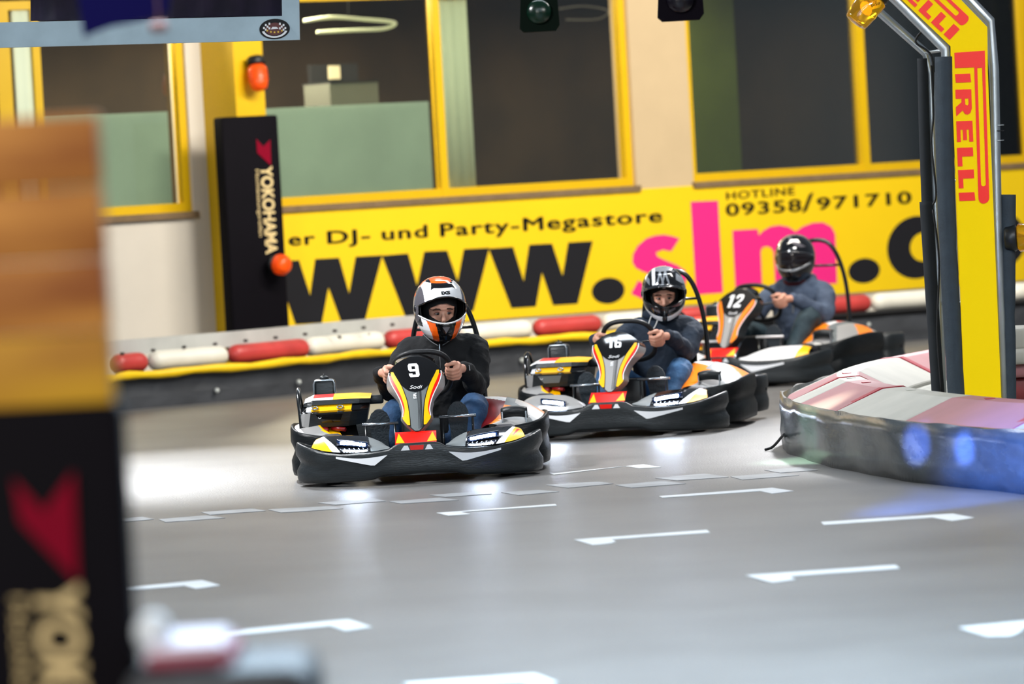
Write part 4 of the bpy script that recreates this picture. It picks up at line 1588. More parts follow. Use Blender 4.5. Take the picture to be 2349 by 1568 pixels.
    for k in range(48):
        a = 2 * PI * k / 48
        ca, sa = math.cos(a), math.sin(a)
        e = 2 / 2.7
        P.append(wc + ex * (rw * abs(ca) ** e * (1 if ca > 0 else -1)) + up * (rw * abs(sa) ** e * (1 if sa > 0 else -1)))
    mb.tube(P, 0.0155, 0, 12, closed=True)
    sw = mb.build('steering_wheel', K_rim, T)
    for a in (0, PI, -PI / 2):
        mb = MB()
        d = ex * math.cos(a) + up * math.sin(a)
        mb.tube([wc + d * 0.03 + Vector((0, -.03, -.02)), wc + d * 0.155], 0.011, 0, 8, flat=.5)
        mb.build('spoke', K_gloss, sw)
    mb = MB()
    nn = up.cross(ex).normalized()
    mb.tube([wc + Vector((0, -.03, -.025)), Vector((0.0, 0.34, 0.26)), Vector((0, .22, .1))], 0.016, 0, 10)
    mb.build('steering_column', K_chr, T)
    mb = MB(); mb.box(wc + Vector((0, -.035, -.025)), (0.11, 0.05, 0.06), 0, Matrix.Rotation(-0.7, 3, 'X'), 0.012); mb.build('wheel_hub', K_gloss, sw)
    # ---- seat
    mb = MB()
    rings = []
    for z, yb2, w, d in ((0.07, 0.95, .15, .02), (0.08, 1.10, .19, .05), (0.12, 1.30, .20, .10), (0.28, 1.42, .20, .15), (0.45, 1.47, .195, .15), (0.60, 1.51, .17, .10), (0.66, 1.525, .12, .05)):
        rings.append([Vector((0.16 + w * math.sin(a), yb2 - d * (1 - math.cos(a)) * 1.6 + (0.0), z + (0.09 * (1 - math.cos(a)) if z < .2 else 0))) for a in lins(-1.45, 1.45, 16)])
    mb.loft(rings, 0, False, False)
    so = mb.build('seat', K_seat, T)
    sm_ = so.modifiers.new('s', 'SOLIDIFY'); sm_.thickness = 0.012
    # ---- roll bar
    cx_ = 0.165
    mb = MB()
    mb.tube(crv([(cx_ + x, y, z) for x, y, z in ((-.215, 1.56, .12), (-.215, 1.58, .45), (-.20, 1.58, .68), (-.165, 1.56, .85), (-.115, 1.54, .955), (-.05, 1.53, .995), (.05, 1.53, .995), (.115, 1.54, .955), (.165, 1.56, .85), (.20, 1.58, .68), (.215, 1.58, .45), (.215, 1.56, .12))], 5), 0.0155, 0, 10)
    rb = mb.build('roll_bar', K_tube, T)
    mb = MB(); mb.tube([(cx_ - .175, 1.56, .81), (cx_ + .175, 1.56, .81)], 0.009, 0, 8); mb.build('cross_bar', K_tube, rb)
    # ---- side pods
    for s in (-1, 1):
        PP = crv([(.38, .61, 0), (.54, .59, 0), (.655, .625, 0), (.712, .70, 0), (.738, .85, 0), (.744, 1.1, 0), (.73, 1.34, 0), (.69, 1.44, 0), (.61, 1.46, 0)], 5)
        zt = smooth_tab([(0, .262), (1, .268), (2, .285), (3, .302), (4, .318), (5, .325), (6, .315), (7, .305), (8, .30)])
        mb = MB()
        wall_sweep(mb, [Vector((p.x * s, p.y, 0)) for p in PP], lambda i, p: interp(i / 5, zt), lambda i, p: 0.035, lambda i, p: 0.02 if i > 9 else 0.005, s)
        pod = recal(mb.build('side_bumper', K_blk, T))
        inn = crv([(.33, .68, .24), (.35, .78, .31), (.37, .95, .39), (.38, 1.15, .415), (.40, 1.33, .38), (.45, 1.42, .32)], 16)
        N = len(inn)
        out_ = []
        for k in range(N):
            i = 4 + (len(PP) - 8) * k / (N - 1)
            a = PP[int(i)].lerp(PP[min(int(i) + 1, len(PP) - 1)], i % 1)
            out_.append(Vector((a.x - .022, a.y + (.015 if k < N * .1 else 0), interp(i / 5, zt) - .015)))
        rows = []
        for j in range(33):
            f = j / 32
            rows.append([Vector((s * (out_[k].x + (inn[k].x - out_[k].x) * f), out_[k].y + (inn[k].y - out_[k].y) * f, out_[k].z + (inn[k].z - out_[k].z) * f + 0.035 * math.sin(PI * f) * (1 if s > 0 else .3) - (0.05 if s < 0 and f > .4 else 0))) for k in range(N)])

        def mf3(i, k, s=s):
            t, f = k / N, i / 32
            if s < 0:
                return SLT if f < .28 + .15 * t else (YEL if f < .62 + .2 * t else GLS)
            if f > .62:
                if t < .30 + .2 * f:
                    return DRD if style == 'a' else ORG
                if t < .42 + .2 * f:
                    return WHT
                return (DRD if style == 'a' else RED) if t < .52 + .2 * f else SLT
            if .52 < t - f * .3 < .70 and f < .4:
                return ORG
            if .14 < t - f * .5 < .22:
                return SIL
            return SLT if f < .45 else (ORG if t < .35 else SIL)
        mb.loft(rows, 0, False, False, True, mf3)
        mb.build('side_fairing', KD, pod)
    # bracket hood on the driver's left pod
    mb = MB()
    rows = []
    for z, y in ((.315, .64), (.355, .63), (.372, .64), (.376, .68)):
        rows.append([Vector((.545 + .076 * f, y + .02 * f * f, z - .012 * f * f)) for f in lins(-1, 1, 10)])
    mb.loft(rows, 0, False, False)
    hd = mb.build('pod_hood', K_blk, T)
    sm_ = hd.modifiers.new('s', 'SOLIDIFY'); sm_.thickness = 0.008
    for x in (.477, .612):
        mb = MB(); mb.box((x, .65, .30), (0.008, .03, .09)); mb.build('hood_leg', K_chr, hd)
    mb = MB(); mb.tube([(.50, .66, .285), (.57, .66, .285)], .014, 0, 10, round_ends=True); mb.build('clip', K_blk, hd)
    # ---- engine box on the driver's right side
    prof = [(.76, .31), (.735, .392), (.775, .402), (.80, .432), (.79, .436), (.80, .462), (.84, .474), (.98, .488), (1.14, .465), (1.18, .36), (1.18, .31)]
    secs = [(-.668, .25, .80), (-.645, .7, .90), (-.615, 1.0, 1.0), (-.50, 1.0, 1.0), (-.385, 1.0, 1.0), (-.345, .85, .97), (-.285, .35, .88)]
    rings = []
    for x, k, kk in secs:
        rings.append([Vector((x + 0.02 * (z - .39) / .1, .96 + (y - .96) * (0.72 + .28 * k), .31 + (z - .31) * kk + (1 - k) * .02)) for y, z in prof])

    def mf4(i, k):
        if k == 0:
            return BLK if i > 1 else SLT
        if k == 1:
            return GLS
        if k == 2:
            return YEL if 1 < i < 4 else (GLS if i != 1 else WHT)
        if k in (3, 4):
            return BLK
        if k in (5, 6):
            return WHT if i < 2 else (RED if i == 2 and k == 6 else (YEL if i > 2 else WHT))
        return SIL
    mb = MB()
    mb.loft(rings, 0, True, True, False, mf4)
    eb = recal(mb.build('engine_cover', KD, T))
    mb = MB()
    mb.prism([Vector((x, .735 + (.392 - z) * .3 - .004, z)) for x, z in ((-.585, .382), (-.43, .382), (-.45, .335), (-.55, .335))], (0, .003, 0))
    mb.build('access_panel', K_gloss if style == 'a' else K_sil, eb)
    mb = MB()
    bc = Vector((-.563, .735 + .0065, .368))
    mb.tube([bc + Vector((.008 * math.cos(a), -.002, .008 * math.sin(a))) for a in lins(0, 2 * PI, 14)[:-1]], .0018, 0, 6, closed=True)
    mb.build('lock_ring', K_wht, eb)
    for x in (-.60, -.455):
        mb = MB()
        bc = Vector((x + .01, .782, .415))
        mb.tube([bc + Vector((.017 * math.cos(a), .008 * math.sin(a), .008 * math.sin(a) + .004)) for a in lins(0, 2 * PI, 16)[:-1]], .004, 0, 6, closed=True)
        mb.build('vent_ring', K_chr, eb)
    # fuel tank with cap
    mb = MB(); mb.box((-.545, 1.27, .47), (.13, .12, .19), 0, bev=.022); tk = mb.build('fuel_tank', K_blk, T)
    mb = MB()
    mb.tube([Vector((-.545 + x, 1.208, .47 + z)) for x, z in ((-.06, -.08), (-.06, .07), (-.05, .088), (.05, .088), (.06, .07), (.06, -.08))], .006, 0, 8)
    mb.build('tank_rim', K_chr, tk)
    mb = MB(); mb.tube([(-.545, 1.26, .56), (-.545, 1.26, .575), (-.545, 1.26, .583)], [.026, .028, .016], 0, 16); mb.tube([(-.545, 1.26, .58), (-.545, 1.26, .594)], .004, 0, 8); mb.build('tank_cap', K_blk, tk)
    mb = MB()
    mb.tube(crv([(-.672, .80, .26), (-.675, .80, .38), (-.683, .84, .49), (-.683, .92, .525), (-.683, 1.0, .49), (-.672, 1.04, .38), (-.67, 1.05, .27)], 5), .0125, 0, 10)
    mb.build('guard_loop', K_gloss if style != 'a' else K_tube, T)
    mb = MB(); mb.box((-.255, .97, .443), (.11, .07, .05), 0, bev=.01); ob_ = mb.build('rear_box', K_blk, T)
    mb = MB(); mb.box((-.315, .93, .458), (.04, .03, .022), 0, bev=.006); mb.build('orange_lamp', K_olamp, ob_)
    mb = MB(); mb.box((-.56, .80, .285), (.09, .10, .05), 0, bev=.015); mb.tube([(-.5, .78, .3), (-.42, .74, .29)], .012, 0, 8); mb.build('exhaust', K_dred, T)
    # ---- rear bumper
    RB = crv([(-.60, 1.50, 0), (-.70, 1.54, 0), (-.735, 1.63, 0), (-.735, 1.76, 0), (-.66, 1.83, 0), (-.4, 1.86, 0), (0, 1.87, 0), (.4, 1.86, 0), (.66, 1.83, 0), (.735, 1.76, 0), (.735, 1.63, 0), (.70, 1.54, 0), (.60, 1.50, 0)], 5)
    mb = MB()
    wall_sweep(mb, RB, lambda i, p: .29, lambda i, p: .05, lambda i, p: .008, -1)
    rbm = recal(mb.build('rear_bumper', K_blk, T))
    mb = MB(); mb.box((.737, 1.68, .20), (.004, .03, .03)); mb.build('bolt_hole', M_blackmat, rbm)
    return T


# ================================================================== DRIVERS
SKIN = mat('skin', (214, 158, 134), 0.5, var=0.06, scale=20)
SKIN.node_tree.nodes['Principled BSDF'].inputs['Subsurface Weight'].default_value = 0.12
SKIN.node_tree.nodes['Principled BSDF'].inputs['Subsurface Radius'].default_value = (0.01, 0.004, 0.002)
H_wht = mat('helmet_white', (236, 236, 238), 0.15, coat=0.7)
H_blk = mat('helmet_black', (12, 12, 15), 0.12, coat=0.7)
H_org = mat('helmet_orange', (246, 96, 14), 0.2, coat=0.6)
H_gry = mat('helmet_grey', (104, 100, 106), 0.18, 0.4, coat=0.6)
H_sil = mat('helmet_silver', (176, 180, 186), 0.15, 0.6, coat=0.6)
H_in = mat('helmet_lining', (7, 7, 9), 0.9)
HM = [H_wht, H_blk, H_org, H_gry, H_sil]
HX = smooth_tab([(-.178, .060), (-.165, .080), (-.14, .103), (-.11, .124), (-.07, .141), (-.02, .150), (.03, .150), (.08, .140), (.12, .120), (.15, .093), (.168, .066), (.178, .035), (.181, .004)])
HY = smooth_tab([(-.178, .115), (-.165, .135), (-.14, .155), (-.11, .168), (-.07, .178), (-.02, .184), (.03, .184), (.08, .176), (.12, .154), (.15, .122), (.168, .086), (.178, .045), (.181, .005)])


def hcy(z):
    return -0.022 * max(0, -z / .15)


def helm(x, z, d=0.0):
    """front surface point of the helmet shell"""
    X, Y = interp(z, HX), interp(z, HY)
    s = max(-1, min(1, x / X))
    return Vector((x, hcy(z) - (Y + d) * math.sqrt(max(0, 1 - s * s)), z))


def helmet(P, hc, rot, style):
    mat4 = Matrix.Translation(hc) @ rot
    zhi = {'a': lambda x: .086 - 3.0 * x * x, 'b': lambda x: .078 - 2.6 * x * x, 'c': lambda x: .060 - 1.7 * x * x}[style]
    zlo = (lambda x: -.066 + 2.0 * x * x) if style != 'c' else (lambda x: -.081 + 2.3 * x * x)
    xm = .139

    def inside(x, z, ct):
        return ct > 0.1 and abs(x) < xm and zlo(x) < z < zhi(x)

    def colour(th, x, z):
        front = math.cos(th) > 0
        a = abs(x)
        if style == 'a':
            if z > .158 and front:
                return 2 if a < .06 else (1 if a < .08 else 0)
            if z > .132 - 2.5 * max(0, a - .05) ** 2 * 10 and front:
                return 1 if a < .078 - .3 * (z - .1) else (3 if a > .11 else 0)
            if z > .05 and abs(th) < 1.05:
                return 0
            if z < zlo(x) + .006 and front and a < .139 and z > zlo(x) - .006:
                return 0
            if z < -.03 and front:
                t = (-.05 - z) / .12
                if a < .064 - .030 * t:
                    return 1
                if a < .106 - .044 * t:
                    return 2
                return 0 if a < .128 - .03 * t else (1 if z > -.09 else 0)
            if abs(th) > 1.05:
                if z < -.06:
                    return 0
                return 3 if math.sin(z * 90 + th * 5) > -.1 else (2 if z > .07 else 4)
            return 0
        if style == 'b':
            if z > .06:
                for c_, w in ((-.062, .011), ):  # white streak: a highlight painted into the shell colour
                    if abs(x - c_) < w:
                        return 0
                if front:
                    q = (z - .06) / .09
                    for c_, sl in ((-.035, .02), (.0, -.02), (.0, .02), (.038, -.02)):
                        if abs(x - (c_ + sl * (q - .5) * 1.4)) < .006:
                            return 4
                if a > .09 and math.sin(z * 70 + x * 60) > .3:
                    return 4
                return 1 if z < .165 else 4
            if z < -.05 and front:
                zb = -.150 + 3.0 * x * x
                if a > .016 and abs(z - zb) < .017:
                    return 0
                if .03 < a < .075 and abs(z + .108 - a * .35) < .008:
                    return 3
                return 1
            if abs(th) > 1.0 and z > -.05:
                return 3 if math.sin(z * 60 + th * 9) > 0 else 1
            return 1
        # plain dark helmet
        if front and (abs(z - zlo(x)) < .012 or abs(z - zhi(x)) < .006) and a < .14:
            return 4
        if z > .09 and math.sin(th * 4 + z * 50) > .75:
            return 3
        return 1
    NT, NZ = 216, 176
    mb = MB()
    zs = [-.178 + (.181 + .178) * (math.sin((k / NZ - .5) * PI) * .5 + .5) * .35 + (.181 + .178) * (k / NZ) * .65 for k in range(NZ + 1)]
    vs = []
    for z in zs:
        X, Y = interp(z, HX), interp(z, HY)
        for k in range(NT):
            th = -PI + 2 * PI * k / NT
            vs.append(mat4 @ Vector((X * math.sin(th), hcy(z) - Y * math.cos(th), z)))
    b = len(mb.v)
    mb.v += [tuple(v) for v in vs]
    for i in range(NZ):
        zc = (zs[i] + zs[i + 1]) / 2
        for k in range(NT):
            th = -PI + 2 * PI * (k + .5) / NT
            x = interp(zc, HX) * math.sin(th)
            if inside(x, zc, math.cos(th)):
                continue
            mb.f.append((b + i * NT + k, b + i * NT + (k + 1) % NT, b + (i + 1) * NT + (k + 1) % NT, b + (i + 1) * NT + k))
            mb.m.append(colour(th, x, zc))
            mb.sm.append(True)
    mb.f.append(tuple(b + NZ * NT + k for k in range(NT)))
    mb.m.append(2 if style == 'a' else 1)
    mb.sm.append(True)
    ho_ = mb.build('helmet', HM, P)
    # dark lining
    mb = MB()
    K = 0.93
    vs = []
    NT2, NZ2 = 160, 120
    zz = lins(-.17, .168, NZ2)
    b = 0
    for z in zz:
        X, Y = interp(z, HX) * K, interp(z, HY) * K
        for k in range(NT2):
            th = -PI + 2 * PI * k / NT2
            vs.append(mat4 @ Vector((X * math.sin(th), hcy(z) - Y * math.cos(th), z)))
    mb.v += [tuple(v) for v in vs]
    for i in range(NZ2):
        zc = (zz[i] + zz[i + 1]) / 2
        for k in range(NT2):
            th = -PI + 2 * PI * (k + .5) / NT2
            x = interp(zc, HX) * math.sin(th)
            if math.cos(th) > .1 and abs(x) < xm - .005 and zlo(x) + .004 < zc < zhi(x) - .004:
                continue
            mb.f.append((i * NT2 + k, i * NT2 + (k + 1) % NT2, (i + 1) * NT2 + (k + 1) % NT2, (i + 1) * NT2 + k))
            mb.m.append(0)
            mb.sm.append(True)
    mb.build('helmet_lining', H_in, ho_)
    # opening trim
    lo_ = [mat4 @ helm(x, zlo(x), .001) for x in lins(-xm, xm, 36)]
    hi_ = [mat4 @ helm(x, zhi(x), .001) for x in lins(xm, -xm, 36)]
    mb = MB()
    mb.tube(lo_, .0042, 0, 8)
    mb.build('chin_trim', H_wht if style == 'a' else H_sil if style == 'c' else H_blk, ho_)
    mb = MB()
    mb.tube(hi_, .005, 0, 8)
    mb.build('brow_trim', H_blk, ho_)
    if style == 'a':
        vs, fs, w = text2d('IXS', 0.06)
        q = MB()
        q.add([mat4 @ (helm(.008 + (x / w - .5) * .052, .108 + (y - .5) * .016, .0025)) for x, y in vs], fs, 0, False)
        q.build('helmet_lettering', H_blk, ho_)
        q = MB()
        q.add([mat4 @ helm(x, z, .003) for x, z in ((-.022, -.088), (.022, -.088), (.0, -.125))], [(0, 1, 2)], 0, False)
        q.build('chin_vent', H_gry, ho_)
        q = MB()
        q.add([mat4 @ helm(x, z, .003) for x, z in ((-.014, -.05), (-.004, -.05))] + [mat4 @ helm(.002, -.09, .004)], [(0, 1, 2)], 0, False)
    if style == 'b':
        q = MB()
        rows = []
        for f in lins(0, 1, 5):
            rows.append([mat4 @ (helm(x, zhi(x) + .012 - .0 * f, .002) + Vector((0, -.055 * f * (1 - (x / .125) ** 2), -.012 * f))) for x in lins(-.115, .115, 24)])
        q.loft(rows, 0, False, False)
        pk = q.build('visor_peak', H_blk, ho_)
        sm_ = pk.modifiers.new('s', 'SOLIDIFY'); sm_.thickness = .006
        q = MB(); q.ell(mat4 @ helm(.006, .073, .006), (.014, .01, .009), 0); q.build('peak_knob', H_sil, ho_)
        q = MB(); q.box(mat4 @ helm(.0, -.125, .004), (.016, .016, .075), 0, bev=.006); q.build('chin_vent', H_blk, ho_)
    if style == 'c':
        q = MB()
        rows = []
        for f in lins(0, 1, 12):
            rows.append([mat4 @ helm(x, zlo(x) + (zhi(x) - zlo(x)) * f, .003) for x in lins(-xm, xm, 30)])
        q.loft(rows, 0, False, False)
        q.build('visor', mat('dark_visor', (20, 12, 12), 0.06, coat=1.0), ho_)
    for s in (-1, 1):
        q = MB()
        c = mat4 @ Vector((s * .149, -.02, .005))
        q.ell(c, (.008, .022, .022), 0, 16, 8, rot.to_3x3())
        q.build('visor_pivot', H_blk, ho_)
    return ho_


def remeshed(mb, name, m_, parent, vox, smooth=4, disp=0.0, dscale=0.08):
    o = mb.build(name, m_, parent)
    recal(o)
    r = o.modifiers.new('r', 'REMESH')
    r.mode = 'VOXEL'
    r.voxel_size = vox
    r.use_smooth_shade = True
    s = o.modifiers.new('s', 'SMOOTH')
    s.iterations = smooth
    s.factor = 0.5
    if disp:
        tx = bpy.data.textures.get('folds%.3f' % dscale) or bpy.data.textures.new('folds%.3f' % dscale, 'CLOUDS')
        tx.noise_scale = dscale
        d = o.modifiers.new('d', 'DISPLACE')
        d.texture = tx
        d.strength = disp
        d.mid_level = 0.5
        d.texture_coords = 'LOCAL'
    return o


def driver(label, loc, rotz, scale, style, hc, hyaw, hpitch, jacket, trousers, drop=0.0, hs=1.0, group='drivers sitting in the karts'):
    hc = Vector(hc)
    rot = Matrix.Rotation(hyaw, 4, 'Z') @ Matrix.Rotation(hpitch, 4, 'X') @ Matrix.Scale(hs, 4)
    M4 = Matrix.Translation(hc) @ rot
    tz = lambda z: .14 + (z - .14) * (.56 - drop) / .56
    wc = Vector((0.035, 0.69, 0.585))
    up = Vector((0, -0.62, 0.785))
    sh_ = {-1: Vector((-0.040, 1.20, tz(.70))), 1: Vector((0.335, 1.20, tz(.70)))}
    el_ = {-1: Vector((-0.145, 1.02, .49)), 1: Vector((0.34, 1.03, .50))}
    if style == 'c':
        el_[1] = Vector((0.40, 1.05, .48))
    wr_ = {-1: Vector((-0.205, 0.79, .60)), 1: Vector((0.275, 0.80, .60))}
    hips = {-1: Vector((0.04, 1.2, .18)), 1: Vector((0.23, 1.2, .18))}
    kn = {-1: Vector((-0.13, 0.86, .37)), 1: Vector((0.325, 0.86, .38))}
    if style == 'c':
        kn[1] = Vector((0.35, 0.88, .46))
    an = {-1: Vector((-0.205, 0.61, .14)), 1: Vector((0.275, 0.61, .15))}
    # ---- the body: one continuous surface
    mb = MB()
    mb.tube([(0.13, 1.24, .14), (0.13, 1.25, .3), (0.14, 1.24, tz(.5)), (0.15, 1.22, tz(.64)), (0.15, 1.19, tz(.72))], [.12, .115, .12, .12, .07], 0, 16, round_ends=True)
    mb.tube([(0.15, 1.19, tz(.68)), hc + Vector((0.0, .04, -.12)), hc + Vector((0, .02, -.02))], [.06, .055, .06], 0, 14)
    mb.ell(M4 @ Vector((0, .0, .01)), (.090, .108, .128), 0, 24, 16, rot.to_3x3())
    mb.ell(M4 @ Vector((0, -.02, -.075)), (.064, .070, .06), 0, 18, 12, rot.to_3x3())
    mb.tube([M4 @ Vector(p) for p in ((0, -.098, -.012), (0, -.108, -.035), (0, -.117, -.058), (0, -.108, -.070))], [.010, .011, .0145, .011], 0, 10, round_ends=True)
    mb.tube([M4 @ Vector(p) for p in ((-.062, -.083, .012), (-.03, -.104, .013), (0, -.104, .006), (.03, -.104, .013), (.062, -.083, .012))], .011, 0, 8, round_ends=True)
    for s in (-1, 1):
        mb.ell(M4 @ Vector((s * .046, -.066, -.050)), (.024, .022, .020), 0, 12, 8)
        mb.tube([sh_[s] + Vector((-s * .03, 0, 0)), el_[s], wr_[s]], [.045, .038, .026], 0, 12, round_ends=True)
        mb.tube([hips[s], kn[s], an[s]], [.075, .052, .038], 0, 12, round_ends=True)
        # hand on the rim
        O = Vector((s, 0.12, 0)).normalized()
        B = Vector((0, -0.785, -0.62))
        Tt = up
        rim = wc + Vector((s * .165, 0, 0)) + up * .01
        palm = rim + O * .040 - B * .012
        mb.ell(palm, (.026, .030, .047), 0, 14, 10)
        mb.tube([palm + O * .006, (palm + wr_[s]) / 2, wr_[s]], [.026, .026, .027], 0, 12, round_ends=True)
        for j in range(4):
            t_ = -.040 + .0265 * j
            r_ = [.0125, .0132, .0132, .0122][j]
            ln = [.86, .97, 1.0, .92][j]
            ch = [rim + O * .050 - B * .004, rim + O * .040 + B * .022, rim + O * (.006) + B * .036 * ln, rim - O * .022 * ln + B * .022, rim - O * .026 * ln + B * .002]
            mb.tube([p + Tt * (t_ * (1 - .08 * q)) for q, p in enumerate(ch)], [r_ * 1.0, r_ * 1.12, r_, r_ * .98, r_ * .82], 0, 10, round_ends=True)
        mb.tube([palm + Tt * .030 + B * .004, rim + O * .022 + Tt * .058 + B * .0, rim - O * .004 + Tt * .064 + B * .012, rim - O * .024 + Tt * .058 + B * .016], [.018, .0155, .0135, .0115], 0, 10, round_ends=True)
    P = remeshed(mb, 'person', SKIN, None, 0.0052, 2)
    P.location = loc
    P.rotation_euler = (0, 0, rotz)
    P.scale = (scale,) * 3
    P['label'] = label
    P['category'] = 'person'
    P['group'] = group
    # ---- face details
    M_eye = mat('eye_white', (150, 138, 132), 0.3)
    M_iris = mat('iris_dark', (28, 18, 14), 0.15)
    M_brow = mat('eyebrow_hair', (64, 40, 28), 0.8)
    if style != 'c':
        for s in (-1, 1):
            c = Vector((s * .033, -.0925, -.020))
            mb = MB()
            mb.ell(M4 @ c, (.0165, .011, .0068), 0, 14, 10, rot.to_3x3())
            e = mb.build('eye', M_eye, P)
            mb = MB()
            mb.ell(M4 @ (c + Vector((0.003, -.0085, -.0005))), (.0088, .0035, .0072), 0, 12, 8, rot.to_3x3())
            mb.build('iris', M_iris, e)
            mb = MB()
            mb.tube([M4 @ (c + Vector(p)) for p in ((-.018, -.001, .001), (-.009, -.0085, .0095), (.002, -.010, .0115), (.012, -.008, .0085), (.019, .0, .0))], .0036, 0, 8, round_ends=True)
            mb.build('eyelid', mat('eyelid_skin', (150, 98, 82), 0.6), e)
            mb = MB()
            a = [(-.024, .004, .022), (-.010, -.012, .028), (.008, -.015, .027), (.022, -.008, .021)]
            mb.tube([M4 @ (c + Vector((s * -p[0] if s < 0 else p[0], p[1] - .006, p[2]))) for p in a], [.003, .0045, .0045, .003], 0, 8, round_ends=True)
            mb.build('eyebrow', M_brow, P)
        # balaclava with an eye opening
        mb = MB()
        NT, NZ_ = 180, 120
        zz = lins(-.14, .15, NZ_)
        vs = []
        for z in zz:
            k = math.sqrt(max(0.0, 1 - ((z - .01) / .146) ** 2)) if z > -.06 else max(.62, math.sqrt(max(0.0, 1 - ((z - .01) / .16) ** 2)))
            for i in range(NT):
                th = -PI + 2 * PI * i / NT
                vs.append(M4 @ Vector((.100 * k * math.sin(th), -(.122) * k * math.cos(th) * (1.0 + 0.06 * max(0.0, min(1.0, (-z) / .05))), z)))
        mb.v = [tuple(v) for v in vs]
        for i in range(NZ_):
            zc = (zz[i] + zz[i + 1]) / 2
            for k in range(NT):
                th = -PI + 2 * PI * (k + .5) / NT
                x = .1 * math.sin(th)
                if math.cos(th) > 0 and -.068 + 6.5 * x * x < zc < .040 - 5.5 * x * x and abs(x) < .078:
                    continue
                mb.f.append((i * NT + k, i * NT + (k + 1) % NT, (i + 1) * NT + (k + 1) % NT, (i + 1) * NT + k))
                mb.m.append(0)
                mb.sm.append(True)
        mb.build('balaclava', mat('balaclava_cloth', (9, 9, 11), 0.9), P)
    helmet(P, hc, rot, style)
    # ---- jacket
    mb = MB()
    rings = []
    for z, x, y, rx, ry in ((.14, .13, 1.23, .165, .13), (.28, .13, 1.23, .185, .145), (.42, .135, 1.22, .185, .14), (.54, .14, 1.21, .20, .14), (.64, .15, 1.205, .222, .135), (.70, .15, 1.20, .215, .115), (.745, .15, 1.19, .165, .10), (.79, .15, 1.175, .10, .09), (.82, .15, 1.16, .08, .08)):
        rings.append([Vector((x + rx * math.cos(a), y + ry * math.sin(a), tz(z))) for a in [2 * PI * k / 24 for k in range(24)]])
    mb.loft(rings)
    for s in (-1, 1):
        a, b, c = sh_[s], el_[s], wr_[s]
        mb.tube(crv([a + Vector((-s * .05, .0, .01)), a + Vector((s * .01, 0, -.01)), a.lerp(b, .5) + Vector((s * .012, 0, 0)), b + Vector((0, .01, -.012)), b.lerp(c, .5) + Vector((0, 0, -.006)), c + (c - b).normalized() * .0], 3),
                [.078] * 3 + [.078] * 3 + [.072] * 3 + [.064] * 3 + [.054] * 3 + [.040], 0, 16, round_ends=True)
    if style == 'c':
        mb.tube([(0.03, 1.16, .69), (0.08, 1.27, .72), (0.15, 1.30, .73), (0.22, 1.27, .72), (0.27, 1.16, .69)], .045, 0, 12, round_ends=True)
    jk = remeshed(mb, 'jacket', jacket, P, 0.0085, 5, 0.022, 0.07)
    if style == 'a':
        for L in (((.045, 1.06, .80), (.09, 1.045, .755), (.13, 1.035, .728)), ((.25, 1.07, .80), (.20, 1.045, .755), (.155, 1.035, .73))):
            mb = MB(); mb.tube(crv(L, 5), .0028, 0, 6); mb.build('collar_piping', mat('grey_piping', (110, 112, 114), .6), jk)
        mb = MB(); mb.tube([(.138, 1.045, .735), (.137, 1.04, .70)], .0045, 0, 8, round_ends=True); mb.build('zip_pull', K_chr, jk)
        mb = MB(); mb.tube([(.137, 1.045, .70), (.137, 1.045, .45)], .003, 0, 6); mb.build('zip', mat('dark_zip', (40, 40, 42), .4), jk)
        mb = MB(); mb.tube([wr_[1] + Vector((.0, -.018, .034)), wr_[1] + Vector((.026, -.018, .014)), wr_[1] + Vector((.03, -.018, -.012))], .004, 0, 8, round_ends=True); mb.build('watch_strap', K_wht, P)
    if style == 'b':
        for L in (((.12, 1.05, .73), (.10, 1.03, .67), (.105, 1.03, .63)), ((.17, 1.04, .73), (.15, 1.01, .665), (.11, 1.0, .61))):
            mb = MB(); mb.tube(crv(L, 5), .0045, 0, 6, round_ends=True); mb.build('drawstring', mat('pale_cord', (200, 200, 196), .7), jk)
        mb = MB(); mb.ell((.16, 1.16, .73), (.125, .11, .05), 0, 20, 10); mb.build('collar', jacket, jk)
    if style == 'c':
        mb = MB(); mb.ell((.15, 1.13, .72), (.085, .085, .045), 0, 20, 10); mb.build('neck_scarf', mat('dark_red_scarf', (84, 20, 26), .8), P)
        mb = MB(); mb.tube(crv([(.22, .92, .60), (.225, .90, .55), (.22, .90, .49)], 4), .0045, 0, 6); mb.build('drawstring', mat('pale_cord', (200, 200, 196), .7), jk)
    # ---- trousers
    mb = MB()
    mb.ell((.135, 1.22, .17), (.18, .15, .11), 0, 20, 12)
    for s in (-1, 1):
        mb.tube(crv([hips[s], hips[s].lerp(kn[s], .5) + Vector((0, 0, .01)), kn[s] + Vector((0, 0.0, 0)), kn[s].lerp(an[s], .5), an[s]], 3), [.095] * 3 + [.088] * 3 + [.078] * 3 + [.066] * 3 + [.055], 0, 16, round_ends=True)
    remeshed(mb, 'trousers', trousers, P, 0.010, 4, 0.016, 0.06)
    # ---- shoes with treaded soles towards the front
    for s in (-1, 1):
        x, tz = (-.218, .0) if s < 0 else (.228, .02)
        mb = MB()
        rings = []
        for f, w, d in ((0, .030, .035), (.05, .044, .055), (.2, .047, .075), (.45, .046, .075), (.7, .056, .055), (.88, .052, .04), (1.0, .028, .02)):
            cz = .10 + .295 * f + tz
            cy_ = .535 - .04 * f
            rings.append([Vector((x + w * math.cos(a), cy_ + d * (.5 + .5 * math.sin(a)), cz + .012 * math.sin(a))) for a in [2 * PI * k / 18 for k in range(18)]])
        mb.loft(rings)
        sh2 = mb.build('shoe', mat('dark_shoe', (34, 36, 42), .7), P)
        mb = MB()
        L = []
        for f, w in ((0, .026), (.04, .042), (.2, .047), (.45, .044), (.65, .056), (.82, .060), (.94, .044), (1.0, .018)):
            L.append((f, w))
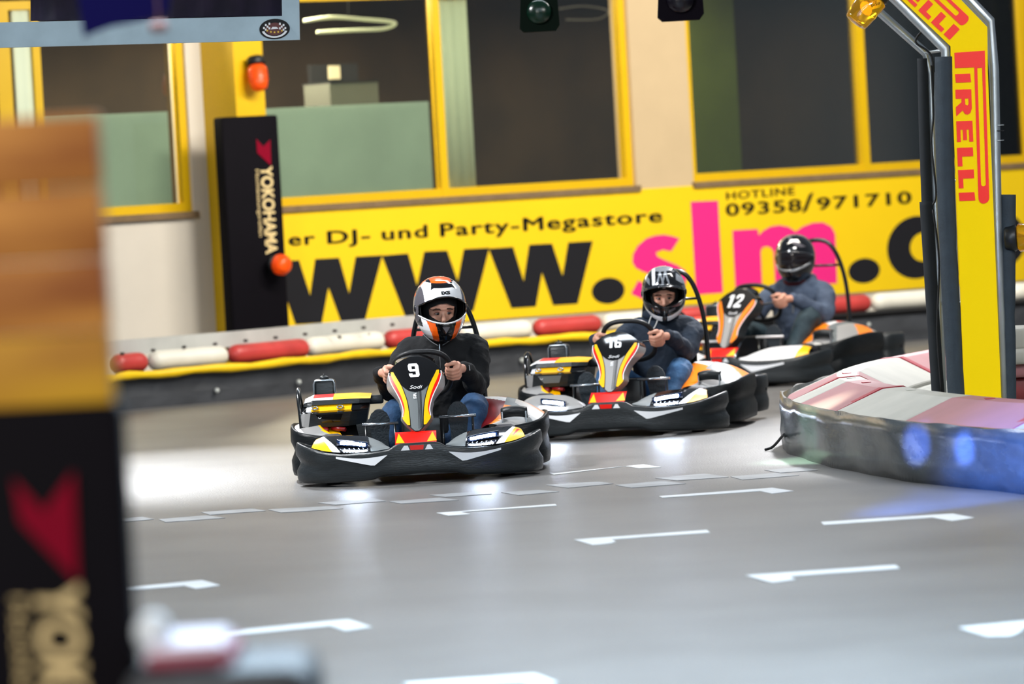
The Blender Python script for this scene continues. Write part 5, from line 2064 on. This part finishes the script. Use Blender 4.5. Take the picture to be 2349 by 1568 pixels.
        pts_ = [Vector((x - w, .526 - .04 * f, .097 + .305 * f + tz)) for f, w in L] + [Vector((x + w, .526 - .04 * f, .097 + .305 * f + tz)) for f, w in reversed(L)]
        mb.prism(pts_, (0, .016, 0))
        so_ = recal(mb.build('sole', mat('rubber_sole', (46, 54, 60), .75, bump=.8, bscale=70), sh2))
    return P


KS = []
for num, style, px, S, yaw, sc, lab in (
        ('9', 'a', 963, 413.0, 0.0, 1.0, 'black kart number 9 with red and yellow front panel, leading the three karts'),
        ('16', 'b', 1396, 367.0, 12.2, 1.0, 'black and silver kart number 16 following behind the leading kart'),
        ('12', 'c', 1650, 309.0, 26.0, 1.045, 'kart number 12 with white and orange nose, last of the three, turned to the side')):
    Y = FPX / S
    r = ray(px, 900)
    p = atY(px, 389 - math.tan(-ROLL) * 0 + 1.72 * S, Y)
    # slide along the row of pixels until the point lies on the floor
    py = 389 + 1.72 * S
    for _ in range(12):
        p = atY(px, py, Y)
        py += p.z * S
    KS.append((num, style, Vector((p.x, p.y, 0)), -math.radians(yaw), sc, lab))

J_blk = mat('black_jacket_cloth', (8, 9, 12), 0.85, bump=0.3, bscale=60)
J_navy = mat('navy_hoodie_cloth', (24, 34, 48), 0.85, rgb2=(30, 44, 60), scale=10, bump=0.3, bscale=60)
J_grey = mat('blue_grey_hoodie_cloth', (72, 84, 104), 0.85, rgb2=(58, 68, 86), scale=10, bump=0.3, bscale=60)
T_jean = mat('blue_denim', (22, 50, 82), 0.8, rgb2=(32, 68, 104), scale=14, bump=0.3, bscale=90)
T_jean2 = mat('light_blue_denim', (36, 72, 112), 0.8, rgb2=(58, 98, 138), scale=14, bump=0.3, bscale=90)
T_dark = mat('dark_teal_trousers', (28, 44, 52), 0.8, rgb2=(36, 54, 62), scale=14)
for num, style, loc, rz, sc, lab in KS:
    kart(lab, num, loc, rz, sc, style)
    if style == 'a':
        driver('person in a white, black and orange helmet and black jacket driving kart 9', loc, rz, sc, 'a', (.150, 1.10, .945), 0.20, 0.12, J_blk, T_jean)
    elif style == 'b':
        driver('person in a black and white peaked helmet and navy hoodie driving kart 16', loc, rz, sc, 'b', (.195, 1.12, .868), 0.16, 0.16, J_navy, T_jean2, 0.07, 0.95)
    else:
        driver('person in a glossy black helmet with closed visor and blue-grey hoodie driving kart 12', loc, rz, sc, 'c', (.160, 1.14, .885), 0.12, 0.05, J_grey, T_dark, 0.07, 0.95)
